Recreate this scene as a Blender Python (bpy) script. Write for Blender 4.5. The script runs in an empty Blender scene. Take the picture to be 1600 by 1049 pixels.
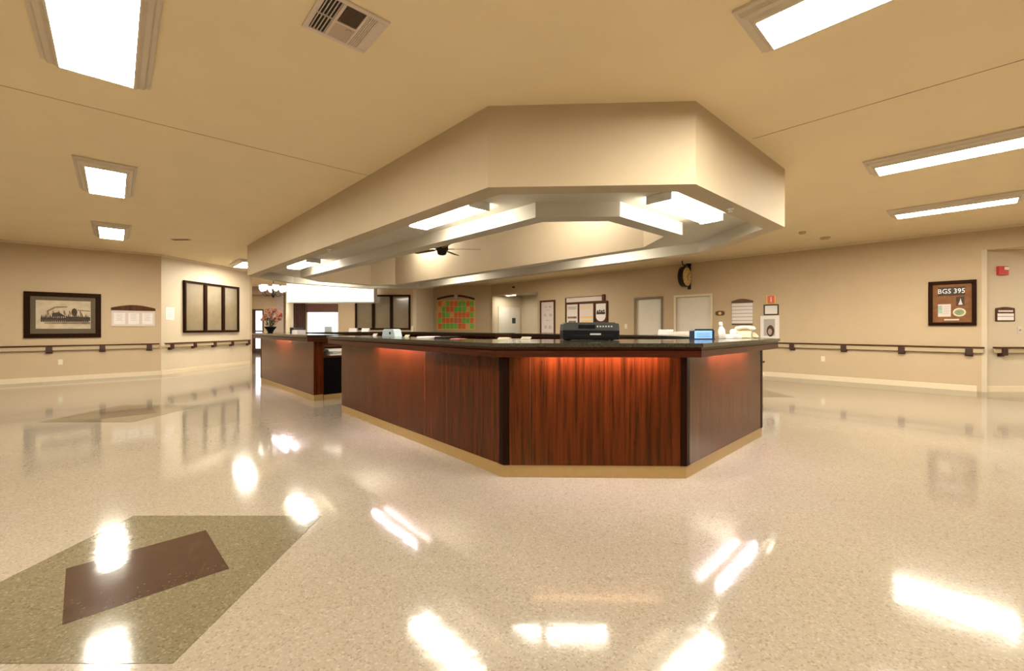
import bpy, bmesh, math, random
from mathutils import Vector, Matrix
from mathutils.geometry import tessellate_polygon
random.seed(7)
C = bpy.context.scene.collection
PI = math.pi
F, CX, HY, EYE = 670.0, 800.0, 512.0, 1.2        # lens in pixels, vanishing centre, horizon row, eye height
CEIL = 3.05
UL = Vector((-.680, .733)); UR = Vector((.739, .674))   # the two directions of the building

# ------------------------------------------------------------------ helpers
def mesh_obj(name, bm, mat, parent=None):
    me = bpy.data.meshes.new(name)
    bmesh.ops.recalc_face_normals(bm, faces=bm.faces[:])
    bm.to_mesh(me); bm.free()
    mats = mat if isinstance(mat, (list, tuple)) else [mat]
    for m in mats: me.materials.append(m)
    o = bpy.data.objects.new(name, me); C.objects.link(o)
    if parent is not None: o.parent = parent
    return o
def tag(o, label, cat, group=None, kind=None):
    o['label'] = label; o['category'] = cat
    if group: o['group'] = group
    if kind: o['kind'] = kind
    return o
def thing(name, label, cat, loc=(0,0,0), rz=0, group=None):
    o = bpy.data.objects.new(name, None); C.objects.link(o)
    o.empty_display_size = .1
    o.location = loc; o.rotation_euler = (0, 0, rz)
    return tag(o, label, cat, group)
def struct(name, bm, mat, parent=None):
    o = mesh_obj(name, bm, mat, parent)
    if parent is None: o['kind'] = 'structure'
    return o
def BM(): return bmesh.new()
def box(bm, x0, x1, y0, y1, z0, z1, mi=0, bev=0, M=None):
    b2 = bmesh.new()
    vs = [b2.verts.new((x, y, z)) for z in (z0, z1) for y in (y0, y1) for x in (x0, x1)]
    for q in ((0,1,3,2),(4,6,7,5),(0,4,5,1),(2,3,7,6),(0,2,6,4),(1,5,7,3)):
        b2.faces.new([vs[i] for i in q])
    if bev: bmesh.ops.bevel(b2, geom=b2.edges[:], offset=bev, segments=2, affect='EDGES', profile=.5)
    merge(bm, b2, mi, M); return bm
def merge(bm, b2, mi=0, M=None):
    mp = {}
    for v in b2.verts: mp[v] = bm.verts.new(M @ v.co if M else v.co)
    for f in b2.faces:
        try:
            nf = bm.faces.new([mp[v] for v in f.verts]); nf.material_index = mi; nf.smooth = f.smooth
        except ValueError: pass
    b2.free()
def cyl(bm, r1, r2, z0, z1, seg=24, mi=0, M=None, smooth=True, cap=True):
    b2 = bmesh.new()
    a = [b2.verts.new((r1*math.cos(2*PI*i/seg), r1*math.sin(2*PI*i/seg), z0)) for i in range(seg)]
    b = [b2.verts.new((r2*math.cos(2*PI*i/seg), r2*math.sin(2*PI*i/seg), z1)) for i in range(seg)]
    for i in range(seg):
        f = b2.faces.new((a[i], a[(i+1)%seg], b[(i+1)%seg], b[i])); f.smooth = smooth
    if cap: b2.faces.new(a[::-1]); b2.faces.new(b)
    merge(bm, b2, mi, M); return bm
def lathe(bm, prof, seg=24, mi=0, M=None):
    b2 = bmesh.new(); rings = []
    for r, z in prof:
        rings.append([b2.verts.new((r*math.cos(2*PI*i/seg), r*math.sin(2*PI*i/seg), z)) for i in range(seg)])
    for a, b in zip(rings, rings[1:]):
        for i in range(seg):
            f = b2.faces.new((a[i], a[(i+1)%seg], b[(i+1)%seg], b[i])); f.smooth = True
    b2.faces.new(rings[0][::-1]); b2.faces.new(rings[-1])
    merge(bm, b2, mi, M); return bm
def tube(bm, pts, r, seg=8, mi=0):
    pts = [Vector(p) for p in pts]; b2 = bmesh.new(); rings = []
    for i, p in enumerate(pts):
        d = (pts[min(i+1, len(pts)-1)] - pts[max(i-1, 0)]).normalized()
        u = d.orthogonal().normalized() if i == 0 else (u - d*u.dot(d)).normalized()
        w = d.cross(u); rr = r[i] if isinstance(r, (list, tuple)) else r
        rings.append([b2.verts.new(p + (u*math.cos(2*PI*k/seg) + w*math.sin(2*PI*k/seg))*rr) for k in range(seg)])
    for a, b in zip(rings, rings[1:]):
        for k in range(seg):
            f = b2.faces.new((a[k], a[(k+1)%seg], b[(k+1)%seg], b[k])); f.smooth = True
    b2.faces.new(rings[0][::-1]); b2.faces.new(rings[-1])
    merge(bm, b2, mi); return bm
def prism(bm, poly, z0, z1, mi=0):
    """vertical prism over a 2-D polygon"""
    n = len(poly)
    a = [bm.verts.new((p[0], p[1], z0)) for p in poly]; b = [bm.verts.new((p[0], p[1], z1)) for p in poly]
    for i in range(n): bm.faces.new((a[i], a[(i+1)%n], b[(i+1)%n], b[i])).material_index = mi
    tri = tessellate_polygon([[Vector((p[0], p[1], 0)) for p in poly]])
    for t in tri:
        bm.faces.new([a[i] for i in t]).material_index = mi; bm.faces.new([b[i] for i in t]).material_index = mi
    return bm
def plate(bm, pts, y0, y1, mi=0):
    """prism over an x-z polygon between y0 and y1"""
    n = len(pts)
    a = [bm.verts.new((p[0], y0, p[1])) for p in pts]; b = [bm.verts.new((p[0], y1, p[1])) for p in pts]
    for i in range(n): bm.faces.new((a[i], a[(i+1)%n], b[(i+1)%n], b[i])).material_index = mi
    tri = tessellate_polygon([[Vector((p[0], p[1], 0)) for p in pts]])
    for t in tri:
        bm.faces.new([a[i] for i in t]).material_index = mi; bm.faces.new([b[i] for i in t]).material_index = mi
    return bm
def offset_path(P, d, closed=False, ext=0):
    """offset a 2-D path to its LEFT by d (number, or one per edge); ext lengthens open ends"""
    P = [Vector(p) for p in P]; n = len(P); ne = n if closed else n-1
    D = d if isinstance(d, (list, tuple)) else [d]*ne
    dirs = [(P[(i+1)%n]-P[i]).normalized() for i in range(ne)]
    nor = [Vector((-e.y, e.x)) for e in dirs]
    out = []
    for i in range(n):
        if not closed and i == 0: out.append(P[0]+nor[0]*D[0]-dirs[0]*ext); continue
        if not closed and i == n-1: out.append(P[-1]+nor[-1]*D[-1]+dirs[-1]*ext); continue
        a, b = (i-1)%ne, i%ne
        p1 = P[i]+nor[a]*D[a]; p2 = P[i]+nor[b]*D[b]
        den = dirs[a].x*dirs[b].y-dirs[a].y*dirs[b].x
        if abs(den) < .02: out.append((p1+p2)/2); continue
        t = ((p2-p1).x*dirs[b].y-(p2-p1).y*dirs[b].x)/den
        out.append(p1+dirs[a]*t)
    return out
def dup(root, loc, rz, label=None, group=None):
    r = root.copy(); C.objects.link(r); r.location = loc; r.rotation_euler = (0, 0, rz)
    if label: r['label'] = label
    if group: r['group'] = group
    for ch in list(root.children):
        c = ch.copy(); C.objects.link(c); c.parent = r
        for g in list(ch.children):
            k = g.copy(); C.objects.link(k); k.parent = c
    return r
def text_mesh(name, body, size, mat, parent, x, y, z, depth=.002, sx=1, align='CENTER'):
    """upright lettering facing local -y"""
    cu = bpy.data.curves.new(name, 'FONT'); cu.body = body; cu.size = size; cu.extrude = depth
    cu.align_x = align; cu.align_y = 'CENTER'; cu.resolution_u = 2
    tmp = bpy.data.objects.new('tmp', cu); C.objects.link(tmp)
    bpy.context.view_layer.update()
    dg = bpy.context.evaluated_depsgraph_get()
    me = bpy.data.meshes.new_from_object(tmp.evaluated_get(dg))
    C.objects.unlink(tmp); bpy.data.objects.remove(tmp)
    me.transform(Matrix.Translation((x, y, z)) @ Matrix.Rotation(PI/2, 4, 'X') @ Matrix.Diagonal((sx, 1, 1, 1)))
    me.materials.clear(); me.materials.append(mat)
    o = bpy.data.objects.new(name, me); C.objects.link(o); o.parent = parent
    return o

# ------------------------------------------------------------------ materials
def srgb(c):
    return tuple(((x/255)/12.92 if x/255 <= .04045 else ((x/255+.055)/1.055)**2.4) for x in c)
def mat(name, col, rough=.5, metal=0, spec=.5, coat=0, coat_r=.05, noise=0, nscale=30, bump=0, bscale=200, emit=None, es=1, alpha=None, trans=0):
    m = bpy.data.materials.new(name); m.use_nodes = True
    nt = m.node_tree; b = nt.nodes['Principled BSDF']
    b.inputs['Base Color'].default_value = (*col, 1); b.inputs['Roughness'].default_value = rough
    b.inputs['Metallic'].default_value = metal; b.inputs['Specular IOR Level'].default_value = spec
    b.inputs['Coat Weight'].default_value = coat; b.inputs['Coat Roughness'].default_value = coat_r
    b.inputs['Transmission Weight'].default_value = trans
    tc = nt.nodes.new('ShaderNodeTexCoord')
    if noise:
        n = nt.nodes.new('ShaderNodeTexNoise'); n.inputs['Scale'].default_value = nscale; n.inputs['Detail'].default_value = 4
        nt.links.new(tc.outputs['Object'], n.inputs['Vector'])
        r = nt.nodes.new('ShaderNodeValToRGB')
        r.color_ramp.elements[0].position = .3; r.color_ramp.elements[1].position = .7
        r.color_ramp.elements[0].color = (*[x*(1-noise) for x in col], 1)
        r.color_ramp.elements[1].color = (*[min(1, x*(1+noise)) for x in col], 1)
        nt.links.new(n.outputs['Fac'], r.inputs['Fac']); nt.links.new(r.outputs['Color'], b.inputs['Base Color'])
    if bump:
        n = nt.nodes.new('ShaderNodeTexNoise'); n.inputs['Scale'].default_value = bscale
        nt.links.new(tc.outputs['Object'], n.inputs['Vector'])
        bp = nt.nodes.new('ShaderNodeBump'); bp.inputs['Strength'].default_value = bump; bp.inputs['Distance'].default_value = .002
        nt.links.new(n.outputs['Fac'], bp.inputs['Height']); nt.links.new(bp.outputs['Normal'], b.inputs['Normal'])
    if emit:
        b.inputs['Emission Color'].default_value = (*emit, 1); b.inputs['Emission Strength'].default_value = es
    return m
def wood(name, dark, light, rough=.3, coat=0, scale=(14, 14, .7), spec=.3, coat_r=.12, tint=(1, .72, .42)):
    m = mat(name, light, rough, coat=0, spec=spec)
    m.node_tree.nodes['Principled BSDF'].inputs['Specular Tint'].default_value = (*tint, 1)
    nt = m.node_tree; b = nt.nodes['Principled BSDF']; tc = nt.nodes.new('ShaderNodeTexCoord')
    mp = nt.nodes.new('ShaderNodeMapping'); mp.inputs['Scale'].default_value = scale
    n = nt.nodes.new('ShaderNodeTexNoise'); n.inputs['Scale'].default_value = 1.6; n.inputs['Detail'].default_value = 7
    n.inputs['Roughness'].default_value = .62; n.inputs['Distortion'].default_value = .5
    r = nt.nodes.new('ShaderNodeValToRGB')
    r.color_ramp.elements[0].position = .36; r.color_ramp.elements[1].position = .66
    r.color_ramp.elements[0].color = (*dark, 1); r.color_ramp.elements[1].color = (*light, 1)
    nt.links.new(tc.outputs['Object'], mp.inputs['Vector']); nt.links.new(mp.outputs['Vector'], n.inputs['Vector'])
    nt.links.new(n.outputs['Fac'], r.inputs['Fac']); nt.links.new(r.outputs['Color'], b.inputs['Base Color'])
    return m
def terrazzo(name, base, lo, hi, rough=.085):
    m = mat(name, base, rough, spec=.42, coat=.15, coat_r=.03)
    nt = m.node_tree; b = nt.nodes['Principled BSDF']; tc = nt.nodes.new('ShaderNodeTexCoord')
    v = nt.nodes.new('ShaderNodeTexVoronoi'); v.inputs['Scale'].default_value = 130
    sep = nt.nodes.new('ShaderNodeSeparateColor'); r = nt.nodes.new('ShaderNodeValToRGB')
    e = r.color_ramp.elements
    e[0].position = 0; e[0].color = (*lo, 1); e[1].position = 1; e[1].color = (*hi, 1)
    k = e.new(.25); k.color = (*base, 1); k = e.new(.8); k.color = (*base, 1)
    n = nt.nodes.new('ShaderNodeTexNoise'); n.inputs['Scale'].default_value = .8; n.inputs['Detail'].default_value = 5
    mx = nt.nodes.new('ShaderNodeMix'); mx.data_type = 'RGBA'; mx.blend_type = 'MULTIPLY'; mx.inputs['Factor'].default_value = 1
    r2 = nt.nodes.new('ShaderNodeValToRGB'); r2.color_ramp.elements[0].position = .3; r2.color_ramp.elements[1].position = .7
    r2.color_ramp.elements[0].color = (.93, .91, .88, 1); r2.color_ramp.elements[1].color = (1, 1, 1, 1)
    L = nt.links
    L.new(tc.outputs['Object'], v.inputs['Vector']); L.new(tc.outputs['Object'], n.inputs['Vector'])
    L.new(v.outputs['Color'], sep.inputs['Color']); L.new(sep.outputs['Red'], r.inputs['Fac'])
    L.new(n.outputs['Fac'], r2.inputs['Fac'])
    L.new(r.outputs['Color'], mx.inputs['A']); L.new(r2.outputs['Color'], mx.inputs['B'])
    L.new(mx.outputs['Result'], b.inputs['Base Color'])
    w = nt.nodes.new('ShaderNodeTexNoise'); w.inputs['Scale'].default_value = 9; w.inputs['Detail'].default_value = 3
    bp = nt.nodes.new('ShaderNodeBump'); bp.inputs['Strength'].default_value = .06; bp.inputs['Distance'].default_value = .01
    L.new(tc.outputs['Object'], w.inputs['Vector']); L.new(w.outputs['Fac'], bp.inputs['Height']); L.new(bp.outputs['Normal'], b.inputs['Normal']); L.new(bp.outputs['Normal'], b.inputs['Coat Normal'])
    return m

WARM = (1, .90, .76)
M_wall = mat('wall_paint', (.53, .40, .25), .62, noise=.02, nscale=3, bump=.15, bscale=160)
M_wall_pale = mat('pale_wall_paint', (.60, .50, .36), .6, noise=.02, nscale=3, bump=.15, bscale=160)
M_ceil = mat('ceiling_paint', (.82, .67, .42), .8, noise=.02, nscale=2, bump=.1, bscale=120)
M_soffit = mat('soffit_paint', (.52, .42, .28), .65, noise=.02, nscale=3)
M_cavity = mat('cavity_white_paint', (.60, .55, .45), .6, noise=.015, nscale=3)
M_base = mat('baseboard_paint', (.72, .60, .42), .4, noise=.02, nscale=8)
M_trimc = mat('door_trim_cream', (.74, .64, .47), .4, noise=.02, nscale=8)
M_taupe = mat('door_trim_taupe', (.22, .165, .11), .4, noise=.05, nscale=8)
M_leaf = mat('door_leaf_white', (.74, .68, .58), .4, noise=.02, nscale=4)
M_floor = terrazzo('terrazzo_floor', (.262, .222, .172), (.198, .16, .11), (.315, .275, .22))
M_border = terrazzo('terrazzo_border', (.145, .115, .08), (.11, .085, .055), (.19, .15, .105))
M_grey = terrazzo('terrazzo_olive', (.13, .108, .066), (.09, .075, .043), (.19, .16, .10))
M_brown = terrazzo('terrazzo_brown', (.045, .024, .016), (.024, .013, .009), (.085, .05, .033))
M_wood = wood('mahogany_panel', (.018, .0022, .0004), (.078, .0115, .0020), rough=.24, spec=.45, scale=(20, 20, .8), tint=(1, .73, .32))
M_lip = wood('mahogany_edge', (.018, .0025, .001), (.05, .007, .003), rough=.3, spec=.35, scale=(1.5, 1.5, 30))
M_post = wood('dark_corner_post', (.005, .001, .0006), (.012, .002, .001), rough=.4, spec=.12)
M_black = mat('dark_cabinet', (.002, .001, .0015), .6, spec=.05, noise=.2, nscale=9)
M_stone = mat('granite_top', (.025, .024, .016), .14, noise=.6, nscale=90, coat=.2, coat_r=.05)
M_plinth = mat('plinth_vinyl', (.27, .165, .055), .4, noise=.05, nscale=20)
M_frame = wood('dark_picture_frame', (.008, .0018, .001), (.02, .005, .002), rough=.45, spec=.12)
M_frame2 = wood('brown_picture_frame', (.05, .018, .01), (.11, .04, .022), rough=.45, spec=.2)
M_mat = mat('photo_mount', (.11, .078, .042), .7, noise=.08, nscale=40)
M_paper = mat('paper_white', (.80, .74, .70), .7, noise=.02, nscale=30)
M_board = mat('notice_board_face', (.66, .56, .50), .6, noise=.02, nscale=30)
M_ink = mat('grey_ink', (.45, .41, .38), .7, noise=.05, nscale=30)
M_dink = mat('dark_ink', (.05, .04, .035), .7, noise=.1, nscale=30)
M_white = mat('white_plastic', (.78, .76, .70), .35, noise=.01, nscale=30)
M_cream = mat('cream_plastic', (.72, .64, .46), .4, noise=.02, nscale=30)
M_grille = mat('grille_metal', (.66, .54, .44), .45, noise=.02, nscale=30)
M_grille_d = mat('grille_shadow_box', (.012, .008, .006), .8, noise=.1, nscale=30)
M_grille_b = mat('grille_brown', (.12, .07, .04), .6, noise=.1, nscale=30)
M_railcap = wood('rail_cap_wood', (.04, .014, .007), (.12, .045, .02), rough=.3, coat=.4, scale=(2, 2, 30))
M_bracket = mat('rail_bracket_wood', (.045, .014, .008), .4, noise=.2, nscale=30)
M_railb = mat('rail_bumper_vinyl', (.47, .36, .22), .45, noise=.02, nscale=20)
M_plastk = mat('black_plastic', (.003, .003, .004), .45, spec=.15, noise=.1, nscale=60)
M_gplast = mat('grey_plastic', (.045, .048, .045), .45, spec=.3, noise=.1, nscale=60)
M_silver = mat('silver_mark', (.6, .6, .6), .3, metal=.6, noise=.05, nscale=60)
M_bluep = mat('blue_grey_plastic', (.36, .44, .47), .4, noise=.05, nscale=40)
M_red = mat('red_alarm_plastic', (.55, .03, .02), .35, noise=.05, nscale=40)
M_pinkred = mat('salmon_sign', (.72, .14, .09), .45, noise=.05, nscale=40)
M_iron = mat('black_iron', (.015, .008, .006), .35, metal=.5, noise=.2, nscale=40)
M_gold = mat('aged_gold_dial', (.62, .40, .16), .45, noise=.15, nscale=18)
M_mould = mat('light_moulding', (.62, .53, .40), .45, noise=.02, nscale=8)
M_lens = mat('lit_diffuser', (.7, .68, .62), .5, emit=(1, .945, .80), es=16)
M_lens2 = mat('lit_wrap_diffuser', (.9, .9, .86), .5, emit=(1, .95, .84), es=6)
M_fixt = mat('white_fixture_metal', (.62, .60, .54), .4, noise=.02, nscale=30)
M_tube = mat('undercounter_lamp', (.9, .85, .8), .5, emit=(1, .86, .96), es=24)
M_shade = mat('lit_glass_shade', (.95, .93, .88), .3, emit=(1, .92, .78), es=.55)
M_day = mat('daylit_sheer', (.85, .88, .95), .6, emit=(.86, .89, 1), es=.30)
M_hdr = mat('bulkhead_added_glow', (.9, .88, .88), .5, emit=(1, .95, .96), es=.19)  # bulkhead is no lamp; emission stands in for light washing it
M_curt = mat('brown_curtain', (.085, .035, .026), .8, noise=.35, nscale=14)
M_val = mat('brown_blind', (.16, .075, .055), .8, noise=.1, nscale=14)
M_pane = mat('display_pane', (.235, .185, .115), .18, noise=.06, nscale=5, coat=.5, coat_r=.04)
M_leafg = mat('dark_foliage', (.03, .05, .02), .5, noise=.3, nscale=40)
M_petal = mat('dusty_pink_petal', (.30, .10, .06), .6, noise=.35, nscale=40)
M_green = mat('green_card', (.17, .55, .09), .6, noise=.08, nscale=12)
M_orange = mat('orange_card', (.80, .17, .05), .6, noise=.08, nscale=12)
M_amber = mat('amber_card', (.78, .48, .16), .6, noise=.08, nscale=12)
M_cork = mat('orange_brown_backing', (.22, .085, .02), .7, noise=.2, nscale=10)
M_bluescr = mat('lit_blue_screen', (.2, .35, .6), .3, emit=(.24, .50, .95), es=.14)
M_lab = mat('screen_line', (.02, .05, .12), .5, noise=.1, nscale=40)
M_navy = mat('navy_plastic', (.012, .02, .045), .35, noise=.1, nscale=40)
M_pil = mat('pilaster_paint', (.42, .32, .26), .6, noise=.03, nscale=8)
M_seam = mat('ceiling_joint', (.52, .40, .23), .8, noise=.05, nscale=8)
M_fanw = wood('fan_blade_wood', (.16, .10, .055), (.27, .19, .11), rough=.45, coat=.1)
M_fab = mat('beige_upholstery', (.55, .45, .32), .85, noise=.1, nscale=60)
M_pink = mat('pink_folder', (.65, .18, .14), .6, noise=.05, nscale=40)
def sepia(name):
    m = mat(name, (.5, .4, .27), .5)
    nt = m.node_tree; b = nt.nodes['Principled BSDF']; tc = nt.nodes.new('ShaderNodeTexCoord')
    n = nt.nodes.new('ShaderNodeTexNoise'); n.inputs['Scale'].default_value = 6; n.inputs['Detail'].default_value = 6
    r = nt.nodes.new('ShaderNodeValToRGB'); r.color_ramp.elements[0].position = .35; r.color_ramp.elements[1].position = .6
    r.color_ramp.elements[0].color = (.44, .35, .23, 1); r.color_ramp.elements[1].color = (.56, .45, .31, 1)
    nt.links.new(tc.outputs['Object'], n.inputs['Vector']); nt.links.new(n.outputs['Fac'], r.inputs['Fac']); nt.links.new(r.outputs['Color'], b.inputs['Base Color'])
    return m
M_sepia = sepia('sepia_paper')
M_sep_d = mat('sepia_dark', (.045, .025, .012), .6, noise=.4, nscale=20)
M_sep_m = mat('sepia_middle', (.19, .135, .08), .6, noise=.45, nscale=14)

# ------------------------------------------------------------------ walls
class Wall:
    """a wall line from a to b (left to right seen from the room); local x runs along it, local -y faces the room"""
    def __init__(s, a, b):
        s.a = Vector(a); s.b = Vector(b); s.d = (s.b-s.a).normalized(); s.L = (s.b-s.a).length
        s.rz = math.atan2(s.d.y, s.d.x)
    def s_at(s, u):                       # distance along the wall seen at image column u
        k = (u-CX)/F
        return (k*s.a.y-s.a.x)/(s.d.x-k*s.d.y)
    def depth(s, u): return s.a.y + s.s_at(u)*s.d.y
    def h(s, u, v): return EYE + (HY-v)*s.depth(u)/F
    def pt(s, t, z=0, out=0):
        return Vector((s.a.x+s.d.x*t+s.d.y*out, s.a.y+s.d.y*t-s.d.x*out, z))
    def rect(s, u0, u1, v0, v1):          # s0, s1, top, bottom, measured at the middle column
        um = (u0+u1)/2
        return s.s_at(u0), s.s_at(u1), s.h(um, v0), s.h(um, v1)
    def empty(s, name, label, cat, t, z, group=None):
        return thing(name, label, cat, s.pt(t, z), s.rz, group)
R0 = (8.78, 7.95)
W = {
 'left':  Wall((-14.9, 4.92), (-8.875, 10.85)),
 'left_inner': Wall((-8.875, 10.85), (-8.62, 14.1)),
 'lobby_left': Wall((-13.2, 14.4), (-13.2, 20.0)),
 'lobby': Wall((-13.2, 20.0), (-3.2, 20.0)),
 'board': Wall((-5.75, 15.0), (-3.47, 15.0)),
 'board_return': Wall((-3.47, 15.0), (-3.60, 18.33)),
 'calendar': Wall((-3.60, 18.33), (-.87, 18.2)),
 'right': Wall((-.87, 18.2), R0),
 'recess': Wall((8.80, 8.02), (12.95, 7.95)),
 'recess_end': Wall((12.95, 7.95), (12.95, 3.6)),
 'right_near': Wall((12.9, 3.62), (15.0, 1.37)),
}
def wall_box(name, w, t0, t1, z0=0, z1=CEIL, m=None, th=.12, nm=None):
    bm = BM(); box(bm, t0, t1, 0, th, z0, z1, M=Matrix.Translation((w.a.x, w.a.y, 0)) @ Matrix.Rotation(w.rz, 4, 'Z'))
    return struct(name, bm, m or M_wall)
def add_openings(bm, w, L, opens, th=.12):
    """wall with rectangular holes (t0,t1,z0,z1): boxes around them"""
    Mx = Matrix.Translation((w.a.x, w.a.y, 0)) @ Matrix.Rotation(w.rz, 4, 'Z')
    t = 0
    for (a, b, z0, z1) in sorted(opens):
        box(bm, t, a, 0, th, 0, CEIL, M=Mx)
        if z0 > 0: box(bm, a, b, 0, th, 0, z0, M=Mx)
        if z1 < CEIL: box(bm, a, b, 0, th, z1, CEIL, M=Mx)
        t = b
    box(bm, t, L, 0, th, 0, CEIL, M=Mx)

wall_box('wall_left', W['left'], -.0, W['left'].L, m=M_wall)
wall_box('wall_left_inner', W['left_inner'], .0, W['left_inner'].L, m=M_wall_pale)
bm = BM(); box(bm, -13.32, -8.62, 14.1, 14.22, 0, CEIL); struct('wall_lobby_front', bm, M_wall)
wall_box('wall_lobby_left', W['lobby_left'], 0, W['lobby_left'].L)
# lobby back wall with a window and a glass door opening
wl = W['lobby']
dt0, dt1 = wl.s_at(392.5), wl.s_at(412); wt0, wt1 = wl.s_at(479), wl.s_at(529.5)
bm = BM(); add_openings(bm, wl, wl.L, [(dt0, dt1, 0, 2.05), (wt0, wt1, .55, 2.28)]); struct('wall_lobby', bm, M_wall)
wall_box('wall_board', W['board'], 0, W['board'].L+.0, m=M_wall)
bm = BM(); box(bm, -3.47, -3.35, 15.0, 20.0, 0, CEIL); struct('wall_board_return', bm, M_wall_pale)
wall_box('wall_calendar', W['calendar'], .1, W['calendar'].L, m=M_wall)
# right wall: corridor opening at its far end, two doors
wr = W['right']
al1 = wr.s_at(840); dA0, dA1 = wr.s_at(991), wr.s_at(1036); dB0, dB1 = wr.s_at(1053), wr.s_at(1113)
bm = BM(); add_openings(bm, wr, wr.L, [(.05, al1, 0, 2.55), (dA0+.06, dA1-.06, 0, 2.10), (dB0+.06, dB1-.06, 0, 2.10)]); struct('wall_right', bm, M_wall)
# corridor behind the opening
Mr = Matrix.Translation((wr.a.x, wr.a.y, 0)) @ Matrix.Rotation(wr.rz, 4, 'Z')
bm = BM()
box(bm, -.1, .05, .121, 1.75, 0, 2.7, M=Mr); box(bm, -.1, al1+1.4, 1.75, 1.87, 0, 2.7, M=Mr); box(bm, al1+1.28, al1+1.4, .121, 1.75, 0, 2.7, M=Mr)
struct('wall_corridor', bm, M_wall_pale)
bm = BM(); box(bm, .05, al1+1.28, .121, 1.75, 2.62, 2.70, M=Mr); struct('ceiling_corridor', bm, M_cavity)
# near-right recess under a header
wall_box('wall_recess', W['recess'], 0, W['recess'].L, z1=2.72, m=M_wall_pale)
wall_box('wall_recess_end', W['recess_end'], 0, W['recess_end'].L, z1=2.72, m=M_wall_pale)
u = wr.d
bm = BM(); box(bm, wr.L, wr.L+6.0, 0, .12, 2.64, CEIL, M=Mr); struct('wall_header', bm, M_wall)
bm = BM(); p1 = Vector(R0); p2 = p1+u*5.98
prism(bm, [p1+Vector((.1,.06)), p2+Vector((.12,.05)), (12.94, 7.93), (8.9, 8.01)], 2.66, 2.72); struct('ceiling_recess', bm, M_ceil)
wall_box('wall_right_near', W['right_near'], 0, W['right_near'].L)
bm = BM(); box(bm, 15.0, 15.12, -7, 1.37, 0, CEIL); struct('wall_side_right', bm, M_wall)
bm = BM(); box(bm, -15.02, -14.9, -7, 4.95, 0, CEIL); struct('wall_side_left', bm, M_wall)
bm = BM(); box(bm, -15.02, 15.12, -7.12, -7, 0, CEIL); struct('wall_back', bm, M_wall)

# corner beads / pale corner strips seen at the wall ends
bm = BM(); box(bm, wr.L-.05, wr.L+.02, -.008, .13, 0, 2.64, M=Mr); struct('trim_1', bm, M_wall_pale)

# ------------------------------------------------------------------ floor
bm = BM(); box(bm, -15.1, 15.2, -7.2, 20.6, -.1, 0); floor = struct('floor', bm, M_floor)
def flat(name, poly, z, m, parent=None):
    bm = BM(); prism(bm, poly, 0.0002, z); o = mesh_obj(name, bm, m, parent); return o
def strip(w, t0, t1, o0, o1):
    return [w.pt(t0, 0, o0).xy, w.pt(t1, 0, o0).xy, w.pt(t1, 0, o1).xy, w.pt(t0, 0, o1).xy]
flat('border_band', strip(wr, al1, wr.L+2.0, .0, 1.05), .0012, M_border, floor)
flat('border_band', strip(W['left'], 0, W['left'].L+.3, .0, .62), .0012, M_border, floor)
for cx, cy in ((-1.81, 2.13), (-5.40, 6.03), (4.26, 7.98)):
    h = .6; k = .405
    flat('square_inlay', [(cx-h, cy-h), (cx+h, cy-h), (cx+h, cy+h), (cx-h, cy+h)], .0016, M_grey, floor)
    flat('diamond_inlay', [(cx-k, cy), (cx, cy-k+.0), (cx+k, cy), (cx, cy+k)], .0024, M_brown, floor)

# ------------------------------------------------------------------ ceiling with the hole of the raised tray
OCT = [(-.2,3.58), (1.5,3.50), (3.18,5.0), (3.10,6.76), (-2.65,12.92), (-4.35,13.02), (-5.95,11.38), (-5.98,9.69)]
OCT = [Vector(p) for p in OCT]
def ring_off(d): return offset_path(OCT, d, closed=True)     # OCT runs counter-clockwise, so left is inward
SB, CAV, TRAY = 2.371, 2.53, 3.42
hole = ring_off(1.2)
outer = [Vector((-15.1,-7.2)), Vector((15.2,-7.2)), Vector((15.2,20.6)), Vector((-15.1,20.6))]
bm = BM()
pts = [Vector((p.x,p.y,0)) for p in outer]+[Vector((p.x,p.y,0)) for p in hole]
vs = [bm.verts.new((p.x,p.y,CEIL)) for p in pts]
for t in tessellate_polygon([pts[:4], pts[4:]]): bm.faces.new([vs[i] for i in t])
ceiling = struct('ceiling', bm, M_ceil)
bm = BM()
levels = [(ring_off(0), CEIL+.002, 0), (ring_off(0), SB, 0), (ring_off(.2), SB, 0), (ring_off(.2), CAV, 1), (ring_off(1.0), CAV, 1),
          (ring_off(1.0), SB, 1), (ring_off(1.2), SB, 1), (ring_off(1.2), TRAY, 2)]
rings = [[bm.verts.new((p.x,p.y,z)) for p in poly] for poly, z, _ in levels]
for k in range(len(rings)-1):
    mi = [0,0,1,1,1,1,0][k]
    for i in range(8):
        bm.faces.new((rings[k][i], rings[k][(i+1)%8], rings[k+1][(i+1)%8], rings[k+1][i])).material_index = mi
bm.faces.new(rings[-1]).material_index = 0
soffit = struct('ceiling_soffit', bm, [M_soffit, M_cavity])

# ceiling joints
def seam(n, a, b):
    a = Vector(a); b = Vector(b); d = (b-a).normalized(); q = Vector((-d.y, d.x))*.004
    bm = BM(); prism(bm, [a+q, a-q, b-q, b+q], CEIL-.0035, CEIL-.0005); struct(n, bm, M_seam)
seam('trim_2', (-7.4, .1), (-1.66, 5.3)); seam('trim_3', (2.36, 4.2), (6.4, -.1))
# crown strips
def crown(n, w, t0, t1):
    bm = BM(); box(bm, t0, t1, -.03, 0, CEIL-.045, CEIL-.001, M=Matrix.Translation((w.a.x,w.a.y,0)) @ Matrix.Rotation(w.rz,4,'Z')); struct(n, bm, M_base)
crown('trim_4', W['left'], 0, W['left'].L); crown('trim_5', W['left_inner'], 0, W['left_inner'].L)
crown('trim_6', wr, 0, wr.L+6); crown('trim_7', W['calendar'], 0, W['calendar'].L)
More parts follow.
